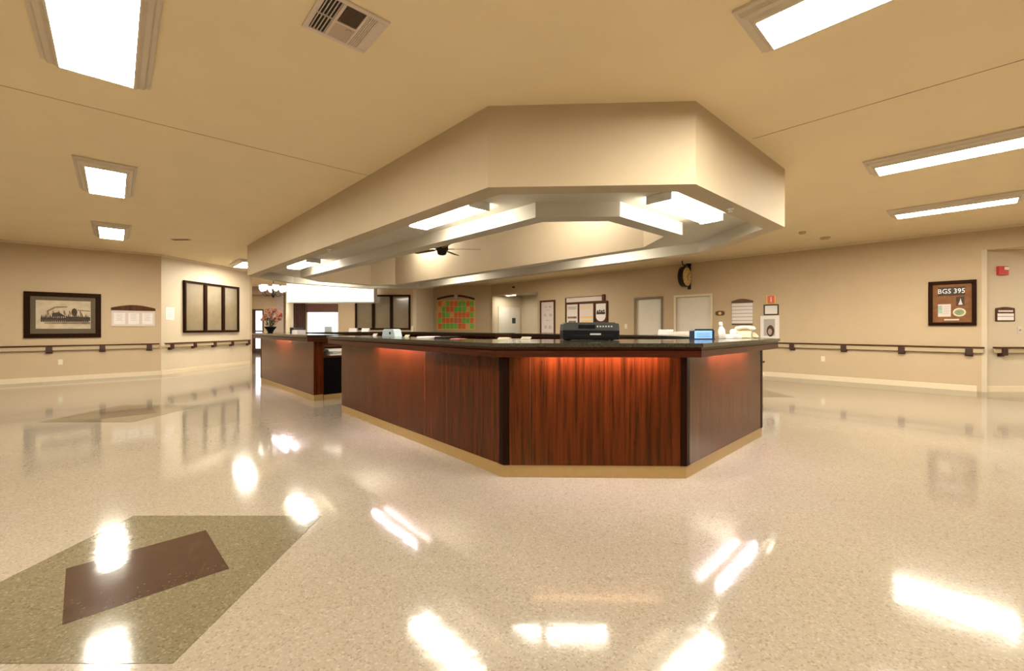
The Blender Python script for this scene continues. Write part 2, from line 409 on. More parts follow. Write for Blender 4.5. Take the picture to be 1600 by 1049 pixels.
# baseboards
def baseb(n, w, segs):
    bm = BM()
    for a, b in segs:
        Mx = Matrix.Translation((w.a.x,w.a.y,0)) @ Matrix.Rotation(w.rz,4,'Z')
        box(bm, a, b, -.014, 0, 0, .1, M=Mx); box(bm, a, b, -.007, 0, .1, .108, M=Mx)
    struct(n, bm, M_base)
baseb('baseboard_left', W['left'], [(0, W['left'].L)]); baseb('baseboard_left_inner', W['left_inner'], [(0, W['left_inner'].L)])
baseb('baseboard_right', wr, [(al1, dA0), (dA1, dB0), (dB1, wr.L-.11)])
baseb('baseboard_recess', W['recess'], [(.02, W['recess'].L)]); baseb('baseboard_lobby', W['lobby'], [(dt1+.06, W['lobby'].L-.3)])

# ------------------------------------------------------------------ doors
def door(n, w, t0, t1, top, fm, lm, setback=.0, handle='right', lever=M_silver):
    e = bpy.data.objects.new(n, None); C.objects.link(e); e.location = w.pt(t0, 0); e.rotation_euler = (0,0,w.rz); e['kind'] = 'structure'
    wd = t1-t0; fw = .06
    bm = BM(); box(bm, 0, fw, -.02, .119, 0, top+fw, bev=.004); box(bm, wd-fw, wd, -.02, .119, 0, top+fw, bev=.004); box(bm, fw, wd-fw, -.02, .119, top, top+fw, bev=.004)
    mesh_obj('door_frame', bm, fm, e)
    bm = BM(); box(bm, fw+.004, wd-fw-.004, .05, .095, .01, top-.005, bev=.002); mesh_obj('door_leaf', bm, lm, e)
    hx = wd-fw-.09 if handle == 'right' else fw+.09; sg = -1 if handle == 'right' else 1
    bm = BM(); cyl(bm, .027, .027, 0, .012, 20, M=Matrix.Translation((hx,.05,1.0)) @ Matrix.Rotation(PI/2,4,'X'))
    tube(bm, [(hx,.04,1.0),(hx,.0,1.0),(hx+sg*.03,-.008,1.0),(hx+sg*.12,-.008,1.0)], .010); mesh_obj('door_handle', bm, lever, e)
    return e
door('door_1', wr, dA0, dA1, 2.06, M_taupe, M_leaf)
door('door_2', wr, dB0, dB1, 2.06, M_trimc, M_leaf, handle='left')
# white corridor door inside the opening, seen at the far left of the right wall
wc = Wall(wr.pt(.05, 0, -.13).xy, wr.pt(.05, 0, -1.74).xy)
def door_flush(n, w, t0, t1, top):
    e = bpy.data.objects.new(n, None); C.objects.link(e); e.location = w.pt(t0, 0); e.rotation_euler = (0,0,w.rz); e['kind'] = 'structure'
    wd = t1-t0
    bm = BM(); box(bm, 0, .05, -.03, 0, 0, top); box(bm, wd-.05, wd, -.03, 0, 0, top); box(bm, .05, wd-.05, -.03, 0, top-.05, top); mesh_obj('door_frame', bm, M_trimc, e)
    bm = BM(); box(bm, .052, wd/2-.003, -.018, 0, .01, top-.052); box(bm, wd/2+.003, wd-.052, -.018, 0, .01, top-.052); mesh_obj('door_leaf', bm, M_leaf, e)
    bm = BM(); box(bm, wd*.62, wd*.78, -.024, -.018, 1.38, 1.62); mesh_obj('door_plate', bm, M_gplast, e)
door_flush('door_3', wc, .2, 1.5, 2.1)
# lobby glass door
e = bpy.data.objects.new('door_4', None); C.objects.link(e); e.location = wl.pt(dt0); e.rotation_euler = (0,0,wl.rz); e['kind'] = 'structure'
wd = dt1-dt0
bm = BM(); box(bm, 0, .06, -.03, .119, 0, 2.05); box(bm, wd-.05, wd, -.03, .119, 0, 2.05); box(bm, .06, wd-.05, -.03, .119, 1.98, 2.05); box(bm, .06, wd-.05, .0, .06, 0, .22); box(bm, .06, .2, .0, .06, .22, 1.98); mesh_obj('door_frame', bm, M_curt, e)
bm = BM(); box(bm, .2, wd-.05, .02, .04, .22, 1.98); mesh_obj('glass', bm, M_day, e)
bm = BM(); box(bm, .22, wd-.07, -.02, .0, 1.0, 1.06); mesh_obj('push_bar', bm, M_iron, e)
# lobby window with curtain
e = bpy.data.objects.new('window_1', None); C.objects.link(e); e.location = wl.pt(wt0); e.rotation_euler = (0,0,wl.rz); e['kind'] = 'structure'
wd = wt1-wt0
bm = BM(); box(bm, 0, .05, -.015, .119, .55, 2.28); box(bm, wd-.05, wd, -.015, .119, .55, 2.28); box(bm, .05, wd-.05, -.015, .119, .55, .6); box(bm, .05, wd-.05, -.015, .119, 2.23, 2.28); mesh_obj('window_frame', bm, M_white, e)
bm = BM(); box(bm, .05, wd-.05, .08, .09, .6, 2.23); mesh_obj('pane', bm, M_day, e)
t = thing('roller_blind', 'brown roller blind half lowered over the bright lounge window', 'blind', wl.pt(wt0, 0), wl.rz)
bm = BM()
for i in range(3): box(bm, .02, wd-.02, -.06-.012*(i%2), -.02, 1.93+i*.1, 2.03+i*.1)
box(bm, .02, wd-.02, -.07, -.018, 2.23, 2.30); mesh_obj('fabric', bm, M_val, t)
bm = BM(); cyl(bm, .012, .012, .02, wd-.02, 10, M=Matrix.Translation((0,-.045,1.925)) @ Matrix.Rotation(PI/2,4,'Y')); mesh_obj('bottom_bar', bm, M_val, t)
cu0, cu1 = wl.s_at(455), wl.s_at(480)
t = thing('curtain', 'long dark brown pleated curtain left of the bright lounge window', 'curtain', wl.pt(cu0, 0), wl.rz)
bm = BM(); n = 42; cw = cu1-cu0; rows = []
for z in (.03, 1.2, 2.4):
    rows.append([bm.verts.new((cw*i/n, -.13+.045*math.sin(i*1.15+z*.2), z)) for i in range(n+1)])
for a, b in zip(rows, rows[1:]):
    for i in range(n): bm.faces.new((a[i], a[i+1], b[i+1], b[i])).smooth = True
o = mesh_obj('drape', bm, M_curt, t); s = o.modifiers.new('s', 'SOLIDIFY'); s.thickness = .008
bm = BM(); cyl(bm, .016, .016, -.05, cw+.1, 12, M=Matrix.Translation((0,-.13,2.42)) @ Matrix.Rotation(PI/2,4,'Y'))
for x in (-.03, cw+.08): box(bm, x-.01, x+.01, -.13, 0, 2.41, 2.43)
mesh_obj('curtain_rod', bm, M_iron, t)
# lobby pilaster, column and crossing beam
bm = BM(); a, b = wl.s_at(434), wl.s_at(447.5); box(bm, wl.a.x+a, wl.a.x+b, 19.75, 20, 0, 2.78); struct('wall_pilaster', bm, M_pil)
bm = BM(); cyl(bm, .15, .15, 0, CEIL, 32, M=Matrix.Translation(((452.5-800)/F*18.8, 18.8, 0))); cyl(bm, .21, .21, 0, .12, 32, M=Matrix.Translation(((452.5-800)/F*18.8, 18.8, 0))); struct('wall_column', bm, M_trimc)
bm = BM(); box(bm, -12.9, -10.25, 19.4, 20.0, 2.72, CEIL); struct('trim_8', bm, M_pil)
# white bulkhead over the lounge opening, wash of light added as emission
t = thing('glowing_bulkhead', 'long white bulkhead with added glow over the opening to the lounge', 'bulkhead', ((447.5-800)/F*14.5, 14.5, 0))
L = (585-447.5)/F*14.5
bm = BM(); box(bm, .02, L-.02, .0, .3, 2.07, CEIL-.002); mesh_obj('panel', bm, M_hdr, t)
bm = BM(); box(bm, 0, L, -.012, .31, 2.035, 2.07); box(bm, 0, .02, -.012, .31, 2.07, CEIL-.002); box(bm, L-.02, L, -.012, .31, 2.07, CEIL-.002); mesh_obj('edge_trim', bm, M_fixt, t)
bm = BM()
for x in (.33, .36, 2.45, 2.6): box(bm, x, x+.012, -.008, -.0005, 2.15, 2.55)
mesh_obj('divider', bm, M_fixt, t)
# small door step: red alarm on the pilaster
t = thing('fire_pull_station', 'small dark red pull station on the grey pilaster beside the column', 'fire alarm', ((438.5-800)/F*19.75, 19.75, 1.78))
bm = BM(); box(bm, -.07, .07, -.06, 0, -.08, .08, bev=.01); mesh_obj('housing', bm, M_red, t)
bm = BM(); box(bm, -.045, .045, -.075, -.06, -.02, .01, bev=.004); mesh_obj('handle', bm, M_white, t)

# ------------------------------------------------------------------ handrails
def handrail(w, t0, t1, brs, label, group=None, dz=-.03):
    e = thing('handrail', label, 'handrail', w.pt(t0, dz), w.rz, group)
    L = t1-t0
    bm = BM(); box(bm, 0, L, -.068, -.045, .755, .842, bev=.006); mesh_obj('bumper', bm, M_railb, e)
    bm = BM(); box(bm, -.01, L+.01, -.092, -.038, .842, .872, bev=.008); mesh_obj('rail_cap', bm, M_railcap, e)
    for b in brs:
        x = b-t0
        bm = BM(); plate(bm, [(x-.055,.69),(x+.055,.69),(x+.055,.80),(x-.055,.80)], -.018, 0)
        box(bm, x-.05, x+.05, -.09, -.0, .71, .84, bev=.006)
        mesh_obj('bracket', bm, M_bracket, e)
    return e
wL, wI, wR = W['left'], W['left_inner'], W['recess']
br = [wL.s_at(u) for u in (77, 160, 233)]; br = [br[0]-1.6, br[0]-3.2]+br
handrail(wL, .3, wL.s_at(248), br, 'wooden handrail running under the old photograph on the left wall', dz=-.065)
handrail(wI, wI.s_at(255), wI.s_at(388), [wI.s_at(u) for u in (265, 301, 332.5, 360, 386)], 'wooden handrail under the three-pane board beside the lobby', dz=-.065)
handrail(wr, dB1+.15, wr.s_at(1537), [wr.s_at(u) for u in (1161, 1238.5, 1319, 1409, 1514)], 'long wooden handrail along the right wall below the wooden framed display')
handrail(wR, wR.s_at(1548), 3.9, [wR.s_at(1563), 1.9, 3.1], 'short wooden handrail in the recess below the red fire alarm')

# ------------------------------------------------------------------ things on the walls
def on_wall(w, u0, u1, v0, v1, name, label, cat, group=None):
    a, b, top, bot = w.rect(u0, u1, v0, v1)
    e = w.empty(name, label, cat, (a+b)/2, (top+bot)/2, group)
    return e, b-a, top-bot
def frame_ring(bm, wd, ht, fw, y0, y1, bev=.004):
    box(bm, -wd/2, wd/2, y0, y1, ht/2-fw, ht/2, bev=bev); box(bm, -wd/2, wd/2, y0, y1, -ht/2, -ht/2+fw, bev=bev)
    box(bm, -wd/2, -wd/2+fw, y0, y1, -ht/2+fw, ht/2-fw, bev=bev); box(bm, wd/2-fw, wd/2, y0, y1, -ht/2+fw, ht/2-fw, bev=bev)
# old sepia photograph
e, w_, h_ = on_wall(wL, 37, 158, 457.5, 528, 'framed_photograph', 'large dark framed sepia photograph of a building and horses on the left wall', 'picture')
bm = BM(); frame_ring(bm, w_, h_, .095, -.045, -.001, .008); mesh_obj('frame', bm, M_frame, e)
bm = BM(); box(bm, -w_/2+.09, w_/2-.09, -.02, -.001, -h_/2+.09, h_/2-.09); mesh_obj('mount', bm, M_mat, e)
px, pz = w_*.355, h_*.30
pr = mesh_obj('photo_print', (lambda b: (box(b, -px, px, -.024, -.02, -pz, pz+.02), b)[1])(BM()), M_sepia, e)
bm = BM()
plate(bm, [(-px*.62, pz*.30),(-px*.35, pz*.62),(px*.12, pz*.66),(px*.12, pz*.58),(-px*.3, pz*.52),(-px*.55, pz*.26)], -.0265, -.024)     # roof line
for i in range(7): plate(bm, [(-px*.62+i*.085, pz*.30),(-px*.58+i*.085, pz*.34),(-px*.52+i*.085, pz*.05),(-px*.6+i*.085, -pz*.1)], -.0262, -.024)
plate(bm, [(-px*.7, -pz*.55),(px*.98, -pz*.5),(px*.98, -pz*.66),(-px*.7, -pz*.62)], -.0262, -.024)
plate(bm, [(px*.5, pz*.42),(px*.98, pz*.36),(px*.98, pz*.30),(px*.5, pz*.34)], -.0262, -.024)
mesh_obj('faded_detail', bm, M_sep_m, pr)
bm = BM()
c = [(px*.38+px*.11*math.cos(a), pz*.22+pz*.30*math.sin(a)) for a in [i*PI/10 for i in range(20)]]
plate(bm, c, -.028, -.024)                                                                # tree
for i in range(24):                                                                       # horses and people in a row
    x = -px*.82+i*px*.073; hh = pz*random.uniform(.45, .8)
    plate(bm, [(x, -pz*.50),(x+px*.055, -pz*.50),(x+px*.065, -pz*.36+hh*.3),(x+px*.03, -pz*.30+hh*.6),(x-.006, -pz*.38+hh*.2)], -.028-.0001*(i%3), -.024)
plate(bm, [(px*.1,-pz*.1),(px*.98,-pz*.12),(px*.98,-pz*.42),(px*.1,-pz*.46)], -.0275, -.024)
plate(bm, [(-px*.45,pz*.12),(-px*.2,pz*.22),(px*.08,-pz*.1),(-px*.4,-pz*.12)], -.0275, -.024)
mesh_obj('dark_detail', bm, M_sep_d, pr)
# notice board with three sheets
def arch(bm, wd, z0, hh, y0, y1, n=14, rise=.55):
    pts = [(-wd/2, z0), (wd/2, z0)] + [(wd/2-wd*i/n, z0+hh*(1-rise)+hh*rise*math.sin(PI*i/n)) for i in range(n+1)]
    plate(bm, pts, y0, y1)
e, w_, h_ = on_wall(wL, 174, 242, 477, 510, 'notice_board', 'small arched notice board with three white sheets beside the sepia photograph', 'notice board')
bm = BM(); box(bm, -w_/2, w_/2, -.02, -.001, -h_/2, h_*.27, bev=.003); mesh_obj('board', bm, M_board, e)
bm = BM(); arch(bm, w_*1.02, h_*.24, h_*.26, -.035, -.001); mesh_obj('arched_top', bm, M_frame2, e)
for i in (-1, 0, 1):
    bm = BM(); x = i*w_*.32; box(bm, x-w_*.125, x+w_*.125, -.024, -.02, -h_*.40, h_*.12)
    s = mesh_obj('sheet', bm, M_paper, e)
    bm = BM()
    for k in range(5): box(bm, x-w_*.07, x+w_*(.07-.02*(k%2)), -.0252, -.024, h_*.05-k*h_*.07, h_*.065-k*h_*.07)
    mesh_obj('print_lines', bm, M_ink, s)
# left outlet, right outlet
def outlet(w, u, v, label, name='wall_outlet', cat='outlet'):
    e = w.empty(name, label, cat, w.s_at(u), w.h(u, v))
    bm = BM(); box(bm, -.038, .038, -.007, -.0005, -.06, .06, bev=.003); mesh_obj('cover_plate', bm, M_cream, e)
    for z in (-.026, .026):
        bm = BM(); cyl(bm, .017, .017, 0, .003, 20, M=Matrix.Translation((0,-.007,z)) @ Matrix.Rotation(PI/2,4,'X'))
        s = mesh_obj('socket', bm, M_white, e)
        bm = BM(); box(bm, -.008, -.005, -.0115, -.010, z-.005, z+.006); box(bm, .005, .008, -.0115, -.010, z-.005, z+.006); mesh_obj('slot', bm, M_dink, s)
outlet(wL, 94.5, 566, 'cream wall outlet low on the left wall under the sepia photograph')
outlet(wr, 1286, 561, 'cream wall outlet low on the right wall below the handrail')
# small white sheet on the inner left wall
e, w_, h_ = on_wall(wI, 258.5, 272, 480.5, 500.5, 'posted_sheet', 'small white posted sheet on the pale wall left of the three-pane board', 'notice')
bm = BM(); box(bm, -w_/2, w_/2, -.008, -.0005, -h_/2, h_/2, bev=.002); mesh_obj('sheet', bm, M_paper, e)
bm = BM()
for k in range(5): box(bm, -w_*.3, w_*.3, -.0095, -.008, h_*.3-k*h_*.14, h_*.33-k*h_*.14)
mesh_obj('print_lines', bm, M_ink, e)
# three-pane boards
def three_pane(w, u0, u1, v0, v1, label, cuts, mull):
    e, w_, h_ = on_wall(w, u0, u1, v0, v1, 'display_case', label, 'display board')
    bm = BM(); fw = .06
    frame_ring(bm, w_, h_, fw, -.06, -.001, .006)
    ci = [-w_/2+fw]
    for c in cuts: x = -w_/2+w_*c; box(bm, x-mull/2, x+mull/2, -.058, -.001, -h_/2+fw, h_/2-fw, bev=.004); ci += [x-mull/2, x+mull/2]
    ci.append(w_/2-fw); mesh_obj('frame', bm, M_frame, e)
    for k in range(len(cuts)+1):
        a, b = ci[2*k], ci[2*k+1]
        bm = BM(); box(bm, a, b, -.02, -.001, -h_/2+fw, h_/2-fw); p = mesh_obj('pane', bm, M_pane, e)
    return e
a, b = wI.s_at(285.5), wI.s_at(371.5)
three_pane(wI, 285.5, 371.5, 443.5, 519.5, 'dark framed three-pane display board on the left wall above the handrail', [(wI.s_at(319)-a)/(b-a), (wI.s_at(347)-a)/(b-a)], .11)
wb = W['board']
a, b = wb.s_at(555.5), wb.s_at(641.5)
three_pane(wb, 555.5, 641.5, 461, 515.5, 'dark framed three-pane display board beyond the desk under the white bulkhead', [(wb.s_at(584)-a)/(b-a), (wb.s_at(612)-a)/(b-a)], .1)
e = wb.empty('soap_dispenser', 'small white dispenser on the wall right of the far three-pane board', 'dispenser', wb.s_at(645), 1.16)
bm = BM(); box(bm, -.045, .045, -.09, -.0005, -.09, .09, bev=.015); mesh_obj('housing', bm, M_cream, e)
bm = BM(); box(bm, -.02, .02, -.10, -.03, -.115, -.088, bev=.006); mesh_obj('nozzle', bm, M_white, e)
# colour calendar board
wk = W['calendar']
e, w_, h_ = on_wall(wk, 682.5, 742.5, 461, 516, 'calendar_board', 'colourful green and orange calendar board with arched wooden top on the far wall', 'calendar')
bm = BM(); box(bm, -w_/2, w_/2, -.02, -.001, -h_/2, h_*.36); mesh_obj('board', bm, M_amber, e)
bm = BM(); n = 12
for sgn in (-1, 1):
    pts = []
    for i in range(n+1): x = sgn*(w_*.05+w_*.44*i/n); pts.append((x, h_*.50-.14*(i/n)**1.5*1.0))
    low = [(x, z-.085) for x, z in pts]
    plate(bm, pts+low[::-1], -.045, -.001)
mesh_obj('arched_top', bm, M_frame2, e)
bm = BM(); box(bm, -.05, .05, -.04, -.001, h_*.40, h_*.50, bev=.006); mesh_obj('crest', bm, M_board, e)
rows_ = ['OAGOOGGOG', 'AGOOGGGAO', 'OGGAOOOOG', 'GOOOPOGGO', 'OGGGGOOAG']
cw, chh = w_*.94/9, h_*.80/5
for key, mt, nm in (('O', M_orange, 'orange_cards'), ('G', M_green, 'green_cards'), ('A', M_amber, 'amber_cards'), ('P', M_pink, 'pink_card')):
    bm = BM()
    for r in range(5):
        for c in range(9):
            if rows_[r][c] == key:
                x = -w_*.47+c*cw; z = h_*.33-r*chh
                box(bm, x+.012, x+cw-.012, -.024, -.02, z-chh+.012, z-.012)
    mesh_obj(nm, bm, mt, e)
# sensor over corridor
e = wr.empty('motion_sensor', 'tiny brown sensor on the wall above the corridor opening', 'sensor', wr.s_at(803), wr.h(803, 449))
bm = BM(); box(bm, -.06, .06, -.05, -.0005, -.035, .035, bev=.01); mesh_obj('housing', bm, M_grille_b, e)
bm = BM(); box(bm, -.03, .03, -.056, -.05, -.02, .01, bev=.003); mesh_obj('lens', bm, M_plastk, e)
# tall framed certificate sheet
e, w_, h_ = on_wall(wr, 844.5, 868, 469.5, 523, 'framed_poster', 'tall narrow brown framed collage on the right wall left of the plaque board', 'picture')
bm = BM(); frame_ring(bm, w_, h_, .065, -.04, -.001, .006); mesh_obj('frame', bm, M_frame2, e)
bm = BM(); box(bm, -w_/2+.06, w_/2-.06, -.015, -.001, -h_/2+.06, h_/2-.06); s = mesh_obj('print', bm, M_board, e)
bm = BM()
for (x, z, a, b) in ((-.14,.42,.1,.07),(.06,.42,.13,.06),(-.18,.14,.12,.1),(.08,.14,.14,.1),(-.1,-.1,.2,.03),(-.16,-.3,.13,.11),(.05,-.3,.14,.12),(-.1,.28,.22,.02)):
    box(bm, x, x+a, -.018, -.015, z-b, z)
mesh_obj('print_blocks', bm, M_ink, s)
# plaque board with three panels, scroll on top
e, w_, h_ = on_wall(wr, 884, 950.5, 472, 512, 'plaque_board', 'brown framed board of three picture panels with a scroll banner above the printer', 'plaque')
bm = BM(); frame_ring(bm, w_, h_, .06, -.045, -.001, .006)
for x in (-.17, .20): box(bm, x*w_-.03, x*w_+.03, -.043, -.001, -h_/2+.06, h_/2-.06)
mesh_obj('frame', bm, M_frame2, e)
xs = [(-w_/2+.06, -.17*w_-.03), (-.17*w_+.03, .20*w_-.03), (.20*w_+.03, w_/2-.06)]
for k, (a, b) in enumerate(xs):
    bm = BM(); box(bm, a, b, -.015, -.001, -h_/2+.06, h_/2-.06); p = mesh_obj('panel', bm, M_board if k < 2 else M_frame2, e)
    bm = BM(); m_ = (a+b)/2; ww = (b-a)
    if k == 2:
        pts = [(a+.03, h_/2-.08), (a+.03, -.06)] + [(m_+(ww/2-.03)*math.cos(q), -.06-.17*math.sin(q)) for q in [PI-i*PI/10 for i in range(1,10)]] + [(b-.03, -.06), (b-.03, h_/2-.08)]
        plate(bm, pts, -.018, -.015); sh = mesh_obj('shield', bm, M_paper, p)
        bm2 = BM()
        for q in range(4): cyl(bm2, .035, .035, .0, .003, 12, M=Matrix.Translation((m_-.12+q*.08, -.018, .10+.02*(q%2))) @ Matrix.Rotation(PI/2,4,'X'))
        box(bm2, m_-.17, m_+.17, -.021, -.018, -.0, .08); mesh_obj('group_portrait', bm2, M_sep_d, p)
        box(BM(), 0,1,0,1,0,1)
    else:
        for q in range(3): box(bm, a+.05+q*.01, b-.06-.03*(q%2), -.018, -.015, h_/2-.16-q*.035, h_/2-.145-q*.035)
        box(bm, a+.04, b-.05, -.018, -.015, -.12, -.05); box(bm, a+.08, b-.09, -.018, -.015, -.30, -.2); mesh_obj('picture_detail', bm, M_sep_m if k == 0 else M_amber, p)
bm = BM(); box(bm, -w_/2+.05, w_/2-.22, -.04, -.001, h_/2+.012, h_/2+.17, bev=.012); mesh_obj('banner', bm, M_board, e)
bm = BM(); box(bm, w_/2-.22, w_/2-.1, -.05, -.001, h_/2+.0, h_/2+.22, bev=.02); box(bm, -w_/2+.01, -w_/2+.05, -.05, -.001, h_/2, h_/2+.17); box(bm, -w_/2+.05, w_/2-.22, -.045, -.001, h_/2+.165, h_/2+.185); mesh_obj('banner_ends', bm, M_frame2, e)
# thermostat by the taupe door
e = wr.empty('light_switch', 'small white switch on the wall between the plaque board and the taupe framed door', 'switch', wr.s_at(978), wr.h(978, 510))
bm = BM(); box(bm, -.05, .05, -.01, -.0005, -.075, .075, bev=.004); mesh_obj('cover_plate', bm, M_cream, e)
bm = BM(); box(bm, -.014, .014, -.02, -.01, -.03, .03, bev=.003); mesh_obj('rocker', bm, M_white, e)
# small brown name sign
e, w_, h_ = on_wall(wr, 1118, 1132.5, 486, 493.5, 'door_sign', 'tiny brown oval room sign right of the cream framed door', 'sign')
bm = BM(); plate(bm, [(w_/2*math.copysign(abs(math.cos(q))**.55, math.cos(q)), h_/2*math.copysign(abs(math.sin(q))**.75, math.sin(q))) for q in [i*PI/12 for i in range(24)]], -.015, -.0005); mesh_obj('plate', bm, M_grille_b, e)
bm = BM(); cyl(bm, h_*.3, h_*.3, 0, .004, 16, M=Matrix.Translation((0,-.015,0)) @ Matrix.Rotation(PI/2,4,'X')); mesh_obj('emblem', bm, M_amber, e)
# louvred message board
e, w_, h_ = on_wall(wr, 1143.5, 1177, 468, 507.5, 'message_board', 'arched board of white horizontal strips on the right wall behind the counter end', 'notice board')
bm = BM(); box(bm, -w_*.48, w_*.48, -.015, -.001, -h_/2+.03, h_*.38); mesh_obj('backing', bm, M_ink, e)
bm = BM(); arch(bm, w_, h_*.36, h_*.16, -.035, -.001); box(bm, -w_*.48, w_*.48, -.03, -.001, -h_/2, -h_/2+.03); mesh_obj('arched_top', bm, M_grille_b, e)
for k in range(6):
    bm = BM(); z = h_*.34-k*h_*.138; box(bm, -w_*.48, w_*.48, -.024, -.015, z-h_*.105, z, bev=.002); mesh_obj('strip', bm, M_paper, e)
# red sign, white sign, white poster (stacked)
e, w_, h_ = on_wall(wr, 1197.5, 1212.5, 461.5, 475.5, 'fire_alarm', 'red and salmon fire alarm above the small framed notice by the counter end', 'fire alarm')
bm = BM(); box(bm, -w_/2, w_/2, -.03, -.0005, -h_/2, h_/2, bev=.006); mesh_obj('base_plate', bm, M_amber, e)
bm = BM(); box(bm, -w_*.32, w_*.38, -.05, -.03, -h_*.42, h_*.42, bev=.008); mesh_obj('housing', bm, M_pinkred, e)
bm = BM(); box(bm, .0, w_*.1, -.055, -.05, -h_*.28, h_*.28, bev=.004); mesh_obj('strobe', bm, M_white, e)
e, w_, h_ = on_wall(wr, 1193.5, 1217, 476, 492.5, 'framed_notice', 'small thin framed blank notice just under the salmon fire alarm', 'notice')
bm = BM(); frame_ring(bm, w_, h_, .028, -.02, -.001, .003); mesh_obj('frame', bm, M_gplast, e)
bm = BM(); box(bm, -w_/2+.025, w_/2-.025, -.012, -.001, -h_/2+.025, h_/2-.025); mesh_obj('sheet', bm, M_paper, e)
e, w_, h_ = on_wall(wr, 1188.5, 1218, 493.5, 531, 'matted_poster', 'white matted portrait picture on the right wall directly behind the counter end', 'picture')
bm = BM(); box(bm, -w_/2, w_/2, -.025, -.0005, -h_/2, h_/2, bev=.004); mesh_obj('mount', bm, M_paper, e)
bm = BM(); box(bm, -w_*.31, w_*.28, -.029, -.025, -h_*.34, h_*.36); p = mesh_obj('picture', bm, M_ink, e)
bm = BM(); c = [(.02+w_*.20*math.cos(q), -.08+h_*.24*math.sin(q)) for q in [i*PI/10 for i in range(20)]]; plate(bm, c, -.032, -.029); mesh_obj('figure', bm, M_curt, p)
bm = BM(); c = [(.01+w_*.11*math.cos(q), -.1+h_*.13*math.sin(q)) for q in [i*PI/10 for i in range(20)]]; plate(bm, c, -.034, -.032); mesh_obj('pale_shape', bm, M_pil, p)
# clock on a bracket
tc_ = wr.s_at(1077.5); zc = wr.h(1077, 432.5)
e = wr.empty('bracket_clock', 'round black clock with golden dial on a wall bracket over the cream framed door', 'clock', tc_, zc)
bm = BM(); box(bm, -.045, .045, -.035, -.0005, -.36, .36, bev=.01); box(bm, -.06, .06, -.045, -.0005, .30, .34, bev=.008); mesh_obj('wall_bracket', bm, M_iron, e)
bm = BM(); tube(bm, [(0,-.03,.30),(0,-.15,.34),(0,-.30,.27),(0,-.33,.24)], .02); tube(bm, [(0,-.30,.28),(0,-.42,.30),(0,-.47,.36),(0,-.43,.39)], .014); tube(bm, [(0,-.03,-.26),(0,-.1,-.22),(0,-.16,-.19)], .018); mesh_obj('scroll_arm', bm, M_iron, e)
Rx = Matrix.Translation((0,-.31,-.03)) @ Matrix.Rotation(PI/2,4,'Y')
bm = BM(); lathe(bm, [(.235,-.07),(.275,-.07),(.29,-.05),(.28,0),(.29,.05),(.275,.07),(.235,.07)], 40, M=Rx); mesh_obj('case', bm, M_iron, e)
for sg in (-1, 1):
    bm = BM(); cyl(bm, .25, .25, .069, .076, 40, M=Rx @ (Matrix.Identity(4) if sg > 0 else Matrix.Rotation(PI,4,'X'))); f = mesh_obj('dial', bm, M_gold, e)
    bm = BM()
    for k in range(12):
        a = k*PI/6; Mk = Rx @ Matrix.Rotation(a,4,'Z'); box(bm, .18, .22, -.007, .007, .0765*sg-.001, .0765*sg+.002, M=Mk)
    for a, l in ((.4, .12), (2.3, .17)): box(bm, -.02, l, -.008, .008, .079*sg-.001, .079*sg+.002, M=Rx @ Matrix.Rotation(a,4,'Z'))
    mesh_obj('hands_and_marks', bm, M_dink, f)
# licence plate display frame
e, w_, h_ = on_wall(wr, 1450.5, 1526, 439, 509, 'memorabilia_frame', 'dark framed brown display with a black number plate reading BGS 395 on the right wall', 'picture')
bm = BM(); frame_ring(bm, w_, h_, .062, -.05, -.001, .008); mesh_obj('frame', bm, M_frame, e)
bm = BM(); box(bm, -w_/2+.055, w_/2-.055, -.012, -.001, -h_/2+.055, h_/2-.055); mesh_obj('backing', bm, M_cork, e)
bm = BM(); box(bm, -w_*.29, w_*.27, -.022, -.012, h_*.175, h_*.36, bev=.006); npl = mesh_obj('number_plate', bm, M_sep_d, e)
text_mesh('plate_lettering', 'BGS 395', h_*.15, M_silver, npl, -w_*.01, -.0245, h_*.265, sx=.82)
bm = BM(); box(bm, -w_*.29, -w_*.02, -.018, -.012, -h_*.30, -h_*.02); s = mesh_obj('pale_card', bm, M_board, e)
bm = BM(); box(bm, -w_*.29, -w_*.20, -.0195, -.018, -h_*.22, -h_*.05); mesh_obj('green_patch', bm, mat('pale_green_print', (.33, .47, .36), .6, noise=.2, nscale=20), s)
bm = BM()
for k in range(4): box(bm, -w_*.17, -w_*.05, -.0195, -.018, -h_*.08-k*h_*.05, -h_*.068-k*h_*.05)
mesh_obj('print_lines', bm, M_ink, s)
bm = BM(); box(bm, w_*.09, w_*.26, -.018, -.012, -h_*.06, h_*.14); s = mesh_obj('dark_badge', bm, M_sep_d, e)
bm = BM(); plate(bm, [(w_*.13,-h_*.04),(w_*.225,-h_*.04),(w_*.20,h_*.03),(w_*.18,h_*.11),(w_*.16,h_*.03)], -.0205, -.018); mesh_obj('pale_figure', bm, M_board, s)
bm = BM(); c = [(w_*.155+w_*.135*math.cos(q), -h_*.205+h_*.095*math.sin(q)) for q in [i*PI/14 for i in range(28)]]; plate(bm, c, -.018, -.012); s = mesh_obj('oval_badge', bm, mat('cream_badge', (.62, .58, .40), .6, noise=.1, nscale=20), e)
bm = BM(); c2 = [(w_*.155+w_*.10*math.cos(q), -h_*.205+h_*.062*math.sin(q)) for q in [i*PI/14 for i in range(28)]]; plate(bm, c2, -.0195, -.018); k = mesh_obj('oval_centre', bm, mat('olive_print', (.25, .28, .15), .6, noise=.3, nscale=30), s)
bm = BM(); box(bm, -w_*.16, w_*.15, -.018, -.012, -h_*.385, -h_*.352); mesh_obj('caption_strip', bm, M_board, e)
